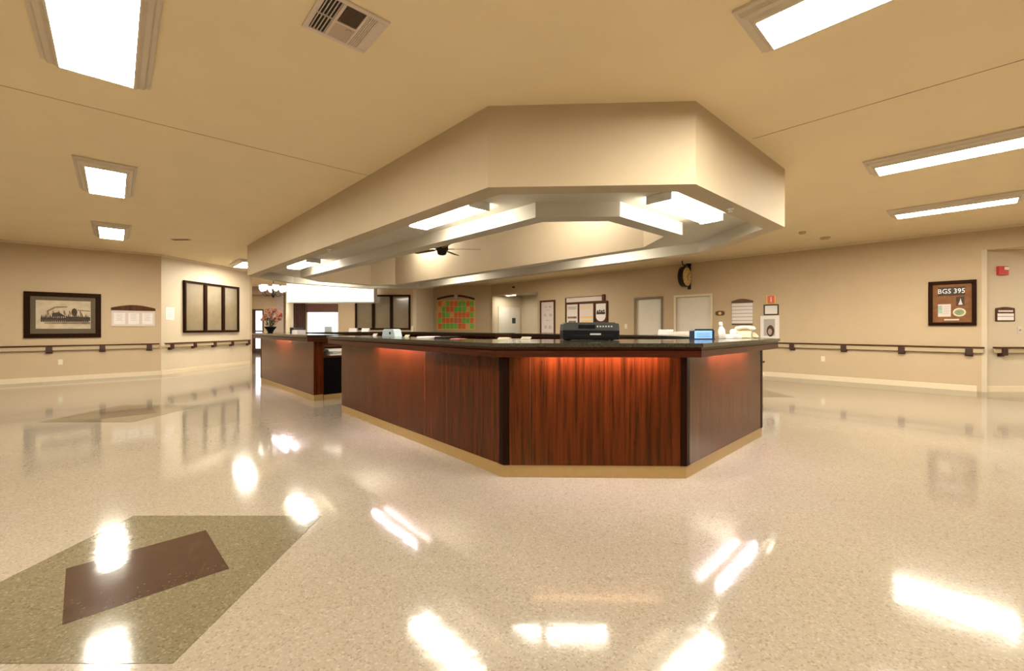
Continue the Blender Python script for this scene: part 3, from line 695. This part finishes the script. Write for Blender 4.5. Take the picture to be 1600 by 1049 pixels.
# recess wall things
e, w_, h_ = on_wall(wR, 1556.5, 1572.5, 416.5, 430.5, 'fire_horn', 'bright red fire horn high on the pale recess wall', 'fire alarm')
bm = BM(); box(bm, -w_/2, w_/2, -.045, -.0005, -h_/2, h_/2, bev=.008); mesh_obj('housing', bm, M_red, e)
bm = BM(); box(bm, .0, w_*.42, -.06, -.045, h_*.08, h_*.4, bev=.006); mesh_obj('strobe', bm, M_white, e)
e, w_, h_ = on_wall(wR, 1554.5, 1584.5, 479.5, 502.5, 'room_sign', 'brown arched room sign with white strips on the pale recess wall', 'sign')
bm = BM(); box(bm, -w_/2, w_/2, -.018, -.0005, -h_/2, h_*.34, bev=.004); arch(bm, w_*.96, h_*.33, h_*.15, -.018, -.0005); mesh_obj('plate', bm, M_frame2, e)
bm = BM(); box(bm, -w_*.38, w_*.38, -.022, -.018, h_*.14, h_*.26); mesh_obj('title_strip', bm, M_board, e)
bm = BM(); box(bm, -w_*.42, w_*.42, -.022, -.018, -h_*.15, h_*.04); box(bm, -w_*.42, w_*.42, -.022, -.018, -h_*.42, -h_*.18); mesh_obj('white_strips', bm, M_paper, e)
e = wR.empty('wall_switch', 'white light switch at the right edge beside the arched room sign', 'switch', wR.s_at(1593), wR.h(1593, 516))
bm = BM(); box(bm, -.04, .04, -.008, -.0005, -.065, .065, bev=.004); mesh_obj('cover_plate', bm, M_board, e)
bm = BM(); box(bm, -.012, .012, -.03, -.008, -.02, .02, bev=.003); mesh_obj('toggle', bm, M_ink, e)

# ------------------------------------------------------------------ ceiling lights
def troffer(label, cx, cy, d, LL=1.28, WW=.36):
    """surface box with stepped moulding, local x along its length"""
    e = thing('ceiling_light', label, 'ceiling light', (cx, cy, CEIL), math.atan2(d.y, d.x))
    bm = BM(); st = [(.085, 0), (.085, -.018), (.062, -.026), (.05, -.05), (.022, -.058), (.0, -.082), (-.012, -.082), (-.012, -.06)]
    rg = [[bm.verts.new((sx*(LL/2+o), sy*(WW/2+o), z)) for sx, sy in ((-1,-1),(1,-1),(1,1),(-1,1))] for o, z in st]
    for a, b in zip(rg, rg[1:]):
        for i in range(4): bm.faces.new((a[i], a[(i+1)%4], b[(i+1)%4], b[i]))
    mesh_obj('moulding', bm, M_mould, e)
    bm = BM(); box(bm, -LL/2+.0, LL/2-.0, -WW/2, WW/2, -.078, -.07); mesh_obj('diffuser', bm, M_lens, e)
    return e
troffer('large ceiling light at the top left corner of the view', -2.50, 2.57, UL, 1.3, .40)
troffer('second ceiling light in the left row above the joint near the wall', -5.0, 5.29, UL)
troffer('farthest small ceiling light of the left row near the sepia photograph wall', -7.58, 8.12, UL)
troffer('ceiling light over the lobby half hidden by the soffit corner', -7.60, 12.2, UL)
troffer('large ceiling light at the top right with its corner pointing at the soffit', 1.97, 2.15, UL)
troffer('long ceiling light in the middle of the right row cut by the frame edge', 4.60, 4.42, UL, 1.3)
troffer('farthest ceiling light of the right row close to the right wall', 6.60, 6.42, UL, 1.28)
troffer('ceiling light beyond the soffit near the cream framed door', 3.95, 7.7, UR)
troffer('ceiling light behind the soffit near the corridor', .4, 13.3, UL)
troffer('ceiling light beyond the far end of the desk', -6.6, 17.2, UL)
for cx, cy, d in ((-8.2, .8, UL), (-4.6, -1.6, UR), (-.6, -1.4, UR), (3.4, -2.0, UR), (7.8, .6, UL), (9.8, 3.2, UL), (-.2, -4.6, UR), (-11.4, 3.4, UL), (-11, 17, UL)):  # unseen troffers added as fill to brighten the hall
    troffer('unseen ceiling light added for fill behind or beside the camera', cx, cy, d)['group'] = 'unseen fill lights added behind or beside the camera'
q = W['right'].pt(.75, 0, -.42)
e = troffer('small ceiling light added to brighten the corridor opening', q.x, q.y, UL, .5, .2); e.location.z = 2.62  # lamp added so the corridor reads bright
e = troffer('unseen ceiling light added to brighten the recess at the far right', 11.6, 6.9, Vector((1, 0)), 1.2, .3); e.location.z = 2.66  # out-of-view lamp added to lift the dark recess wall
bpy.context.view_layer.update()
# wraparound fixtures in the soffit cavity
def wrap(label, cx, cy, d, z=CAV, L=1.24):
    e = thing('wraparound_light', label, 'light fixture', (cx, cy, z), math.atan2(d.y, d.x), 'wraparound lights in the soffit')
    bm = BM(); box(bm, -L/2, L/2, -.08, .08, -.03, -.0005, bev=.003); box(bm, L/2-.02, L/2+.005, -.135, .135, -.085, -.002, bev=.004); box(bm, -L/2-.005, -L/2+.02, -.135, .135, -.085, -.002, bev=.004); mesh_obj('housing', bm, M_fixt, e)
    bm = BM(); pts = [(-.13,-.02),(-.13,-.05),(-.10,-.085),(.10,-.085),(.13,-.05),(.13,-.02)]
    a = [bm.verts.new((-L/2+.021, p[0], p[1])) for p in pts]; b = [bm.verts.new((L/2-.021, p[0], p[1])) for p in pts]
    for i in range(6): bm.faces.new((a[i], a[(i+1)%6], b[(i+1)%6], b[i]))
    bm.faces.new(a); bm.faces.new(b); mesh_obj('diffuser', bm, M_lens2, e)
    return e
wrap('wraparound light under the soffit above the left front of the desk', -.76, 4.95, UL)
wrap('wraparound light under the soffit at its right front corner', 1.91, 4.67, UR)
wrap('wraparound light under the far left of the soffit near the chandelier', -4.24, 8.70, UL)
wrap('wraparound light hidden inside the far right side of the soffit', 1.33, 7.36, UL)
wrap('wraparound light hidden inside the far middle of the soffit', -1.75, 10.67, UL)
wrap('wraparound light hidden inside the far end of the soffit', -4.60, 11.50, UR)
wrap('wraparound light on the raised tray left side', -2.70, 7.9, UL, TRAY)
wrap('wraparound light on the raised tray front, left one', .0, 6.5, Vector((1,-.03)), TRAY, .9)
wrap('wraparound light on the raised tray front, right one', .98, 6.45, Vector((1,-.03)), TRAY, .9)
wrap('wraparound light on the raised tray far side', -2.2, 10.2, UL, TRAY)

# ceiling fan in the tray
e = thing('ceiling_fan', 'ceiling fan with dark hub and wooden blades inside the raised tray', 'ceiling fan', (-1.34, 8.2, TRAY+.0))
bm = BM(); cyl(bm, .015, .015, -.62, -.0, 12); cyl(bm, .07, .05, -.06, -.001, 24); mesh_obj('downrod', bm, M_iron, e)
bm = BM(); lathe(bm, [(.04,-.84),(.08,-.82),(.095,-.76),(.12,-.74),(.12,-.66),(.09,-.62),(.03,-.60)], 28); mesh_obj('motor_housing', bm, M_iron, e)
for k in range(5):
    a = k*2*PI/5+.05; bm = BM()
    pts = [(.2,-.045),(.5,-.065),(.7,-.07),(.745,-.03),(.745,.03),(.7,.07),(.5,.065),(.2,.045)]
    b2 = BM(); prism(b2, pts, -.004, .004); merge(bm, b2, 0, Matrix.Rotation(a,4,'Z') @ Matrix.Translation((0,0,-.72)) @ Matrix.Rotation(.2,4,'X'))
    bl = mesh_obj('blade', bm, M_fanw, e)
    bm = BM(); box(bm, .1, .24, -.02, .02, -.725, -.715, M=Matrix.Rotation(a,4,'Z')); mesh_obj('blade_iron', bm, M_iron, bl)

# vents, detectors, sprinklers
va = Vector((-1.284, 2.63)); vb = Vector((-.737, 2.585)); vc = (va+vb)/2
e = thing('ceiling_vent', 'square white ceiling vent with mixed grilles at the top of the view', 'air vent', (vc.x, vc.y, CEIL), math.atan2(UR.y, UR.x))
S = .195
# local x = along UR, local y = away from camera along UL
bm = BM(); 
box(bm, -S, S, -S, -S+.03, -.012, -.0005, bev=.003); box(bm, -S, S, S-.03, S, -.012, -.0005, bev=.003); box(bm, -S, -S+.03, -S+.03, S-.03, -.012, -.0005, bev=.003); box(bm, S-.06, S, -S+.03, S-.03, -.012, -.0005, bev=.003)
box(bm, -.072, -.055, -S+.03, S-.03, -.012, -.0005); box(bm, .062, .078, -S+.03, S-.03, -.012, -.0005); box(bm, -.055, .062, .0, .012, -.012, -.0005); mesh_obj('frame', bm, M_grille, e)
bm = BM(); box(bm, -S+.03, S-.06, -S+.03, S-.03, -.003, -.0004); mesh_obj('backing', bm, M_grille_d, e)
bm = BM()
for k in range(5): x = -S+.038+k*.0195; box(bm, x, x+.0045, -S+.03, S-.03, -.010, -.003)
box(bm, -S+.03, -.072, -.0+.0, .008, -.010, -.003)
for k in range(5): x = .082+k*.0115; box(bm, x, x+.0075, -S+.03, S-.03, -.010, -.003)
mesh_obj('slats', bm, M_grille, e)
bm = BM()
box(bm, -.055, .062, -S+.03, .0, -.0045, -.0031)
for k in range(9): x = -.052+k*.0128; box(bm, x, x+.003, -S+.03, 0, -.008, -.0045)
for k in range(9): y = -S+.04+k*.0175; box(bm, -.055, .062, y, y+.004, -.008, -.0045)
mesh_obj('grid', bm, M_grille_b, e)
bm = BM(); box(bm, -.055, .062, .012, S-.03, -.009, -.003); cyl(bm, .017, .017, -.014, -.009, 20, M=Matrix.Translation((.035,.045,0))); mesh_obj('cover', bm, mat('vent_cover', (.50, .38, .28), .5, noise=.03, nscale=20), e)
e = thing('ceiling_vent', 'small slim dark vent on the ceiling before the three-pane board', 'air vent', (-6.93, 8.98, CEIL), -.05)
bm = BM(); box(bm, -.2, .2, -.06, .06, -.012, -.0005, bev=.004); mesh_obj('frame', bm, M_grille, e)
bm = BM()
for k in range(4): box(bm, -.18, .18, -.045+k*.025, -.035+k*.025, -.016, -.012)
mesh_obj('slats', bm, M_grille_b, e)
def detector(x, y, r, label):
    e = thing('smoke_detector', label, 'smoke detector', (x, y, CEIL))
    bm = BM(); lathe(bm, [(r*.4,-.05),(r*.75,-.045),(r,-.02),(r,-.0005)], 24); mesh_obj('body', bm, M_seam, e)
    bm = BM(); cyl(bm, r*.25, r*.25, -.056, -.05, 16); mesh_obj('sensor_cap', bm, M_cream, e)
detector(6.42, 8.79, .09, 'round ceiling detector nearest the right wall'); detector(5.62, 8.30, .06, 'tiny ceiling detector just right of the soffit corner')
def sprinkler(x, y, z, label):
    e = thing('sprinkler_head', label, 'sprinkler', (x, y, z))
    bm = BM(); cyl(bm, .035, .03, -.008, -.0003, 20); mesh_obj('escutcheon', bm, M_white, e)
    bm = BM(); cyl(bm, .009, .009, -.03, -.008, 10); cyl(bm, .02, .02, -.036, -.031, 12); mesh_obj('deflector', bm, M_white, e)
c = ring_off(.1)
pA = c[7]+(c[0]-c[7])*.55; sprinkler(pA.x, pA.y, SB, 'sprinkler head under the long left edge of the soffit')
pB = c[1]+(c[2]-c[1])*.42; sprinkler(pB.x, pB.y, SB, 'sprinkler head under the right front edge of the soffit')
sprinkler(4.75, 8.35, CEIL, 'small sprinkler head on the ceiling behind the right soffit corner')

# chandelier
cz = 2.32
e = thing('chandelier', 'brass chandelier with white glass shades hanging in the lobby', 'chandelier', ((427-800)/F*12.6, 12.6, CEIL))
bm = BM(); tube(bm, [(0,0,0),(0,0,-.55)], .008); lathe(bm, [(.01,-.98),(.035,-.94),(.06,-.88),(.03,-.82),(.045,-.75),(.02,-.68),(.012,-.5)], 16); cyl(bm, .06, .03, -.03, -.001, 20); mesh_obj('stem', bm, M_iron, e)
for k in range(6):
    a = k*PI/3+.2; cx, sy = math.cos(a), math.sin(a); bm = BM()
    tube(bm, [(.03*cx,.03*sy,-.86),(.12*cx,.12*sy,-.93),(.22*cx,.22*sy,-.92),(.29*cx,.29*sy,-.85),(.30*cx,.30*sy,-.80)], .009)
    arm = mesh_obj('arm', bm, M_iron, e)
    bm = BM(); lathe(bm, [(.02,-.80),(.045,-.78),(.07,-.73),(.078,-.67),(.085,-.62)], 20, M=Matrix.Translation((.30*cx,.30*sy,0))); mesh_obj('shade', bm, M_shade, arm)

# ------------------------------------------------------------------ reception desk
TOP, STONE, LIPZ, PLZ = 1.08, .03, .972, .1
PN = [(-2.42,6.09), (-.07,3.43), (1.385,3.40), (2.76,4.73), (2.72,6.5), (.40,9.1)]
PF = [(-.15,9.72), (-2.55,12.25), (-4.05,12.4), (-5.55,10.95), (-5.52,9.42), (-3.22,6.96)]
def band(P, d0, d1, z0, z1, ext=0, n=None):
    a = offset_path(P, d0, ext=ext); b = offset_path(P, d1, ext=ext)
    return a, b
def band_mesh(P, d0, d1, z0, z1, ext=0, bm=None):
    a, b = band(P, d0, d1, z0, z1, ext); bm = bm or BM(); poly = a+b[::-1]
    prism(bm, poly, z0, z1); return bm
def desk(P, label, front_edge, inner):
    e = thing('reception_desk', label, 'reception desk', (P[0][0], P[0][1], 0))
    e.location = (0, 0, 0)
    n = len(P)-1
    for i in range(n):
        a, b = Vector(P[i]), Vector(P[i+1])
        ia, ib = offset_path(P, .16)[i], offset_path(P, .16)[i+1]
        bm = BM(); prism(bm, [a, b, ib, ia], PLZ, 1.05); mesh_obj('panel', bm, M_wood, e)
    pin = [-.14]*n
    inn = [.46]*n
    for k in front_edge: inn[k] = .98
    a = offset_path(P, [-x for x in [.155]*n], ext=.155); b = offset_path(P, inn, ext=.155)
    bm = BM(); prism(bm, a+b[::-1], TOP-STONE, TOP); o = mesh_obj('countertop', bm, M_stone, e)
    a = offset_path(P, -.14, ext=.14); b = offset_path(P, -.115, ext=.115)
    ci = offset_path(P, [x-.03 for x in inn], ext=.14); ai = offset_path(P, [x-.055 for x in inn], ext=.115)
    bm = BM(); prism(bm, a+b[::-1], LIPZ, TOP-STONE)
    prism(bm, ai+ci[::-1], LIPZ+.03, TOP-STONE)
    for q0, q1, r0, r1 in ((a[0], b[0], ci[0], ai[0]), (a[-1], b[-1], ci[-1], ai[-1])): prism(bm, [q0, q1, r1, r0], LIPZ, TOP-STONE)
    mesh_obj('edge_lip', bm, M_lip, e)
    bm = band_mesh(P, -.115, inner-.3 if inner < .3 else .30, LIPZ+.05, LIPZ+.06, .1); mesh_obj('counter_underside', bm, M_black, e)
    bm = band_mesh(P, .004, .15, .0003, PLZ); mesh_obj('plinth', bm, M_plinth, e)
    for i in range(1, n):
        bis = (offset_path(P, -.004)[i]); q = Vector(P[i]); d0 = (q-Vector(P[i-1])).normalized(); d1 = (Vector(P[i+1])-q).normalized()
        nb = offset_path(P, .02)[i]
        bm = BM(); prism(bm, [bis-d0*.05, bis, bis+d1*.05, nb+d1*.05, nb, nb-d0*.05], PLZ, TOP-STONE-.001); mesh_obj('corner_post', bm, M_post, e)
    bm = band_mesh(P, .161, .86, .70, .73); mesh_obj('work_surface', bm, M_lip, e)
    bm = band_mesh(P, .161, .78, .09, .699); mesh_obj('base_cabinets', bm, M_black, e)
    bm = band_mesh(P, .161, .74, .0003, .09); mesh_obj('cabinet_plinth', bm, M_plinth, e)
    return e
dn = desk(PN, 'large angled mahogany reception desk with dark granite top in the middle of the hall', [1], .16)
df = desk(PF, 'far part of the mahogany reception desk beyond the staff gap', [], .16)
# under-counter lamps (under the lip, in front of the panels)
def lamp(a, b, t0, t1, label):
    a = Vector(a); b = Vector(b); d = (b-a).normalized(); nrm = Vector((d.y, -d.x)); mid = a+d*((t0+t1)/2)+nrm*.085
    e = thing('undercounter_light', label, 'light strip', (mid.x, mid.y, LIPZ+.05), math.atan2(d.y, d.x))
    L = t1-t0
    bm = BM(); box(bm, -L/2, L/2, -.028, .028, -.008, 0, bev=.002); mesh_obj('housing', bm, M_fixt, e)
    bm = BM(); box(bm, -L/2+.02, L/2-.02, -.018, .018, -.016, -.0082); mesh_obj('diffuser', bm, M_tube, e)
def t_on(a, b, u):
    a = Vector(a); b = Vector(b); d = (b-a).normalized(); k = (u-CX)/F
    return (k*a.y-a.x)/(d.x-k*d.y)
lamp(PN[1], PN[0], 0, 0, '') if False else None
tt = sorted((t_on(PN[0], PN[1], 590), t_on(PN[0], PN[1], 662)))
lamp(PN[0], PN[1], tt[0], tt[1], 'light strip under the counter lip on the long left side')
lamp(PN[1], PN[2], t_on(PN[1], PN[2], 832), t_on(PN[1], PN[2], 1038), 'light strip under the counter lip on the front face')
lamp(PN[2], PN[3], t_on(PN[2], PN[3], 1105), t_on(PN[2], PN[3], 1168), 'light strip under the counter lip on the right face')
tt = sorted((t_on(PF[4], PF[5], 432), t_on(PF[4], PF[5], 456)))
lamp(PF[4], PF[5], tt[0], tt[1], 'light strip under the counter lip on the far left section')
# seam on the front panel
a = Vector(PN[1]); b = Vector(PN[2]); d = (b-a).normalized(); t = t_on(a, b, 828); q = a+d*t; nrm = Vector((d.y, -d.x))
bm = BM(); prism(bm, [q+nrm*.0015, q+d*.004+nrm*.0015, q+d*.004-nrm*.001, q-nrm*.001], PLZ+.001, 1.049); mesh_obj('panel_seam', bm, M_frame2, dn)

# ------------------------------------------------------------------ things on the counter
def at(u, Z, z): return Vector(((u-CX)/F*Z, Z, z))
# printer
p = at(924, 4.0, TOP)
e = thing('printer', 'wide black desktop printer standing on the front counter', 'printer', p, -.02)
w = 88/F*4.0
bm = BM(); box(bm, -w/2, w/2, 0, .34, .006, .098, bev=.008); 
for x in (-.2, .2):
    for y in (.04, .3): cyl(bm, .015, .015, 0, .008, 12, M=Matrix.Translation((x,y,0)))
mesh_obj('body', bm, M_plastk, e)
bm = BM(); plate(bm, [(-w/2,.098),(w/2,.098),(w/2-.004,.152),(w/2-.02,.16),(-w/2+.02,.16),(-w/2+.004,.152)], .012, .34); mesh_obj('lid', bm, M_gplast, e)
bm = BM(); box(bm, -.12, .04, .004, .012, .112, .146, bev=.003); pnl = mesh_obj('control_panel', bm, M_plastk, e)
bm = BM()
for k in range(6): cyl(bm, .008, .008, 0, .004, 12, M=Matrix.Translation((.06+k*.026,.012,.13)) @ Matrix.Rotation(PI/2,4,'X'))
mesh_obj('buttons', bm, M_silver, e)
bm = BM(); box(bm, -.2, .2, -.004, .004, .02, .05, bev=.003); mesh_obj('paper_tray', bm, M_plastk, e)
bm = BM(); box(bm, -.012, .088, -.0055, -.0042, .05, .066) ; mesh_obj('badge', bm, M_silver, e)
bm = BM(); box(bm, -w/2+.03, w/2-.03, .05, .32, .1605, .168, bev=.002); mesh_obj('scanner_cover', bm, M_gplast, e)
# call display
p = at(1101, 4.32, TOP)
e = thing('desk_display', 'small navy desk unit with glowing blue screen near the counter corner', 'display', p, .12)
w = 35/F*4.3
bm = BM(); pts = [(-w/2,0),(w/2,0),(w/2,.085),(w/2-.015,.105),(-w/2+.02,.105),(-w/2,.085)]; plate(bm, pts, .012, .09); box(bm, -w/2-.004, w/2+.004, .004, .1, .0, .006); mesh_obj('body', bm, M_navy, e)
bm = BM(); box(bm, -w/2+.01, w/2-.028, .006, .012, .01, .088, bev=.001); s = mesh_obj('screen', bm, M_bluescr, e)
bm = BM()
for z in (.06, .042, .024): box(bm, -w/2+.03, w/2-.045, .004, .006, z, z+.004)
mesh_obj('screen_lines', bm, M_lab, s)
# white bottle
p = at(1129, 4.55, TOP)
e = thing('spray_bottle', 'upright white bottle leaning on the counter right of the blue screen', 'bottle', p, 0)
bm = BM(); lathe(bm, [(.03,0),(.036,.01),(.034,.09),(.018,.125),(.013,.135)], 20, M=Matrix.Rotation(-.12,4,'Y')); mesh_obj('body', bm, M_white, e)
bm = BM(); lathe(bm, [(.016,.134),(.018,.15),(.016,.175),(.006,.18)], 16, M=Matrix.Rotation(-.12,4,'Y')); mesh_obj('cap', bm, M_paper, e)
# tissue box with tissue
p = at(1146, 4.7, TOP)
e = thing('tissue_pack', 'low white pack with a crumpled tissue beside the white bottle', 'tissues', p, .5)
bm = BM(); box(bm, -.08, .08, -.05, .05, 0, .045, bev=.006); mesh_obj('pack', bm, M_paper, e)
bm = BM(); random.seed(3)
pts = [(random.uniform(-.03,.03), random.uniform(-.02,.02)) for _ in range(8)]
b2 = bmesh.new(); bmesh.ops.create_icosphere(b2, subdivisions=2, radius=.035)
for v in b2.verts: v.co *= random.uniform(.75, 1.25)
for f in b2.faces: f.smooth = True
merge(bm, b2, 0, Matrix.Translation((0,0,.065))); mesh_obj('tissue', bm, M_white, e)
# cream telephone / lamp base shape
p = at(1168, 4.95, TOP)
e = thing('desk_telephone', 'rounded cream desk telephone at the right end of the counter', 'telephone', p, .7)
bm = BM(); b2 = BM(); plate(b2, [(-.10,0),(.10,0),(.10,.03),(-.02,.07),(-.10,.08)], -.085, .085); merge(bm, b2); bmesh.ops.bevel(bm, geom=bm.edges[:], offset=.008, segments=2, affect='EDGES'); mesh_obj('base', bm, M_cream, e)
bm = BM(); tube(bm, [(-.07,-.10,.085),(-.07,-.085,.11),(-.07,-.03,.122),(-.07,.03,.122),(-.07,.085,.11),(-.07,.10,.085)], [.024,.026,.017,.017,.026,.024], 12); mesh_obj('handset', bm, M_cream, e)
bm = BM()
for i in range(3):
    for j in range(4): box(bm, .005+j*.02, .018+j*.02, -.04+i*.03, -.02+i*.03, .058-j*.0085, .066-j*.0085)
mesh_obj('keypad', bm, M_ink, e)
# blue-grey monitor behind left counter
p = at(608, 5.75, TOP)
e = thing('desk_monitor', 'pale blue-grey monitor back rising behind the long left counter', 'monitor', (p.x+.02, p.y+.05, TOP), -.75)
bm = BM(); plate(bm, [(-.16,.0),(.16,.0),(.13,.085),(.10,.10),(-.10,.10),(-.14,.085)], -.05, .06); mesh_obj('body', bm, M_bluep, e)
bm = BM(); box(bm, -.10, .10, -.055, -.05, .02, .08, bev=.002); mesh_obj('face_panel', bm, M_bluep, e)
bm = BM(); cyl(bm, .018, .018, 0, .006, 12, M=Matrix.Translation((.05,-.055,.045)) @ Matrix.Rotation(PI/2,4,'X')); mesh_obj('knob', bm, M_plastk, e)
# stacks and papers: (u, Z, w, d, h, rot, mat, name, label, cat)
def stack(u, Z, w, d, h, rz, m, name, label, cat, z=TOP, n=3):
    p = at(u, Z, z); e = thing(name, label, cat, p, rz)
    hh = h/n
    for k in range(n):
        bm = BM(); sx = .006*((k*7)%3-1); box(bm, -w/2+sx, w/2+sx, -d/2, d/2, k*hh, (k+1)*hh-.0005, bev=min(.002, hh*.2)); mesh_obj('sheet_bundle', bm, m, e)
stack(670, 4.95, .22, .17, .018, -.6, M_paper, 'paper_stack', 'loose white paper stack on the long left counter below the calendar', 'papers')
stack(700, 4.70, .20, .22, .022, -.7, M_plastk, 'letter_tray', 'low black letter tray on the left counter right of the paper stack', 'letter tray')
stack(716, 4.45, .14, .10, .006, -.7, M_pink, 'pink_folder', 'flat pink folder lying on the counter in front of the black tray', 'folder')
stack(787, 4.35, .10, .08, .02, .3, M_cream, 'note_box', 'small cream note box on the counter left of the gap', 'box')
stack(822, 4.30, .09, .07, .026, .1, M_cream, 'card_holder', 'small cream card holder on the counter left of the printer', 'card holder')
stack(636, 5.35, .05, .05, .03, .1, M_cream, 'cup', 'tiny pale cup beside the blue-grey monitor', 'cup')
stack(586, 6.05, .045, .045, .035, 0, M_paper, 'small_cup', 'tiny white cup left of the blue-grey monitor', 'cup')
pf = Vector(PF[1])
stack(552, 11.85, .20, .14, .10, .1, M_paper, 'white_box', 'white box on the far counter, left one of the pair below the far board', 'box')
stack(571.5, 12.3, .20, .14, .10, .1, M_paper, 'white_box', 'white box on the far counter, right one of the pair below the far board', 'box')
stack(1040, 7.30, .20, .13, .085, -.8, M_paper, 'white_box', 'white box on the far counter below the two doors', 'box')
stack(1066, 6.98, .42, .16, .05, -.8, M_leaf, 'paper_stack', 'long pale paper stack on the far counter behind the blue screen', 'papers')
stack(467, 8.35, .30, .16, .07, -.8, M_paper, 'paper_stack', 'white paper stack on the far left counter section beside the dark printer', 'papers')
# dark small printer on far section
p = at(464, 9.0, TOP)
e = thing('label_printer', 'small dark printer on the far left counter section below the curtain', 'printer', p, -.82)
bm = BM(); plate(bm, [(-.13,0),(.13,0),(.13,.07),(.08,.12),(-.13,.12)], -.1, .1); mesh_obj('body', bm, M_plastk, e)
bm = BM(); box(bm, -.1, .06, -.105, -.1, .03, .05); mesh_obj('slot', bm, M_gplast, e)
# grey box at 513
p = at(513, 11.6, TOP)
e = thing('desk_clock', 'little grey box with pale face on the far end counter before the window', 'clock', p, 0)
bm = BM(); box(bm, -.09, .09, -.04, .04, 0, .15, bev=.01); mesh_obj('case', bm, M_ink, e)
bm = BM(); box(bm, -.06, .06, -.045, -.0402, .04, .12); mesh_obj('face', bm, M_bluep, e)
# vase of flowers
p = at(422.5, 9.2, TOP)
e = thing('flower_vase', 'black bowl of dusty pink flowers on the far left end of the counter', 'flower arrangement', p, 0)
bm = BM(); lathe(bm, [(.055,0),(.05,.02),(.075,.07),(.115,.12),(.12,.14),(.105,.14)], 24); mesh_obj('vase', bm, M_plastk, e)
random.seed(11); stems = BM(); petals = BM(); leaves = BM()
for k in range(26):
    a = random.uniform(0, 2*PI); r = random.uniform(.02, .19); z = .20+.30*random.random()*(1-r*2.0)+.02
    tip = (r*math.cos(a), r*math.sin(a), z+.05)
    tube(stems, [(0,0,.12), (r*.4*math.cos(a), r*.4*math.sin(a), z*.6), tip], .003, 5)
    b2 = bmesh.new(); bmesh.ops.create_icosphere(b2, subdivisions=2, radius=random.uniform(.028,.045))
    for v in b2.verts: v.co *= 1+.28*math.sin(v.co.x*300+v.co.y*260)
    merge(petals, b2, 0, Matrix.Translation(tip))
for k in range(30):
    a = random.uniform(0, 2*PI); r = random.uniform(.08, .16); z = random.uniform(.15, .3); b2 = bmesh.new()
    L = .09; vs = [b2.verts.new(q) for q in ((0,0,0),(L*.5,.018,.02),(L,0,.0),(L*.5,-.018,.02))]; b2.faces.new(vs)
    merge(leaves, b2, 0, Matrix.Translation((r*.5*math.cos(a), r*.5*math.sin(a), z)) @ Matrix.Rotation(a,4,'Z') @ Matrix.Rotation(-random.uniform(0,.9),4,'Y'))
mesh_obj('stems', stems, M_leafg, e); mesh_obj('petals', petals, M_petal, e); mesh_obj('leaves', leaves, M_leafg, e)
# papers in the staff gap: on the low work surface of the far part near its end
P5 = Vector(PF[5]); dd = (Vector(PF[5])-Vector(PF[4])).normalized(); nn = Vector((-dd.y, dd.x))
for k, (mt, hz, nm, lb) in enumerate(((M_white, .035, 'binder', 'white binder lying lowest on the low work surface seen through the staff gap'), (M_ink, .03, 'magazine_stack', 'grey magazines in the middle of the pile seen through the staff gap'), (M_paper, .035, 'paper_stack', 'white papers topmost on the pile seen through the staff gap'))):
    q = P5 - dd*.20 + nn*.50
    e = thing(nm, lb, 'papers', (q.x, q.y, .73+[0,.036,.067][k]), math.atan2(dd.y, dd.x)+[.0,.18,-.12][k])
    bm = BM(); box(bm, -.16, .16, -.22, .22, 0, hz-.001, bev=.003); mesh_obj('cover', bm, mt, e)
    bm = BM(); box(bm, -.165, -.155, -.2, .2, .006, hz-.006); mesh_obj('spine', bm, M_paper, e)
# chair behind the right end of the desk, mostly hidden
e = thing('desk_chair', 'dark office chair behind the right end of the desk', 'chair', (3.50, 6.55, 0), .6)
bm = BM(); box(bm, -.24, .24, -.24, .24, .44, .52, bev=.03); mesh_obj('seat', bm, M_fab, e)
bm = BM(); box(bm, -.22, .22, .22, .28, .56, .98, bev=.025); mesh_obj('backrest', bm, M_fab, e)
for sg in (-1, 1):
    bm = BM(); box(bm, sg*.29-.03, sg*.29+.03, -.2, .16, .66, .69, bev=.008); box(bm, sg*.29-.015, sg*.29+.015, -.06, .0, .46, .66); mesh_obj('armrest', bm, M_bracket, e)
bm = BM(); cyl(bm, .03, .03, .08, .44, 16)
for k in range(5): tube(bm, [(0,0,.11), (.26*math.cos(k*2*PI/5), .26*math.sin(k*2*PI/5), .07)], .018)
mesh_obj('base', bm, M_plastk, e)
for k in range(5):
    bm = BM(); cyl(bm, .03, .03, -.02, .02, 14, M=Matrix.Translation((.26*math.cos(k*2*PI/5), .26*math.sin(k*2*PI/5), .0305)) @ Matrix.Rotation(PI/2,4,'X')); mesh_obj('caster', bm, M_plastk, e)

# ------------------------------------------------------------------ camera, world
w = bpy.data.worlds.new('world'); bpy.context.scene.world = w; w.use_nodes = True
w.node_tree.nodes['Background'].inputs['Color'].default_value = (.9, .8, .65, 1); w.node_tree.nodes['Background'].inputs['Strength'].default_value = .05
cam = bpy.data.cameras.new('camera'); co = bpy.data.objects.new('camera', cam); C.objects.link(co)
co.location = (0, 0, EYE); co.rotation_euler = (PI/2, 0, 0)
cam.sensor_width = 36; cam.lens = 36*F/1600; cam.shift_x = 0; cam.shift_y = (HY-524.5)/1600
cam.clip_start = .05; cam.clip_end = 100
sc = bpy.context.scene; sc.camera = co
vs = sc.view_settings; vs.view_transform = 'Standard'; vs.look = 'None'; vs.gamma = 1; vs.exposure = 2.6; vs.use_curve_mapping = False
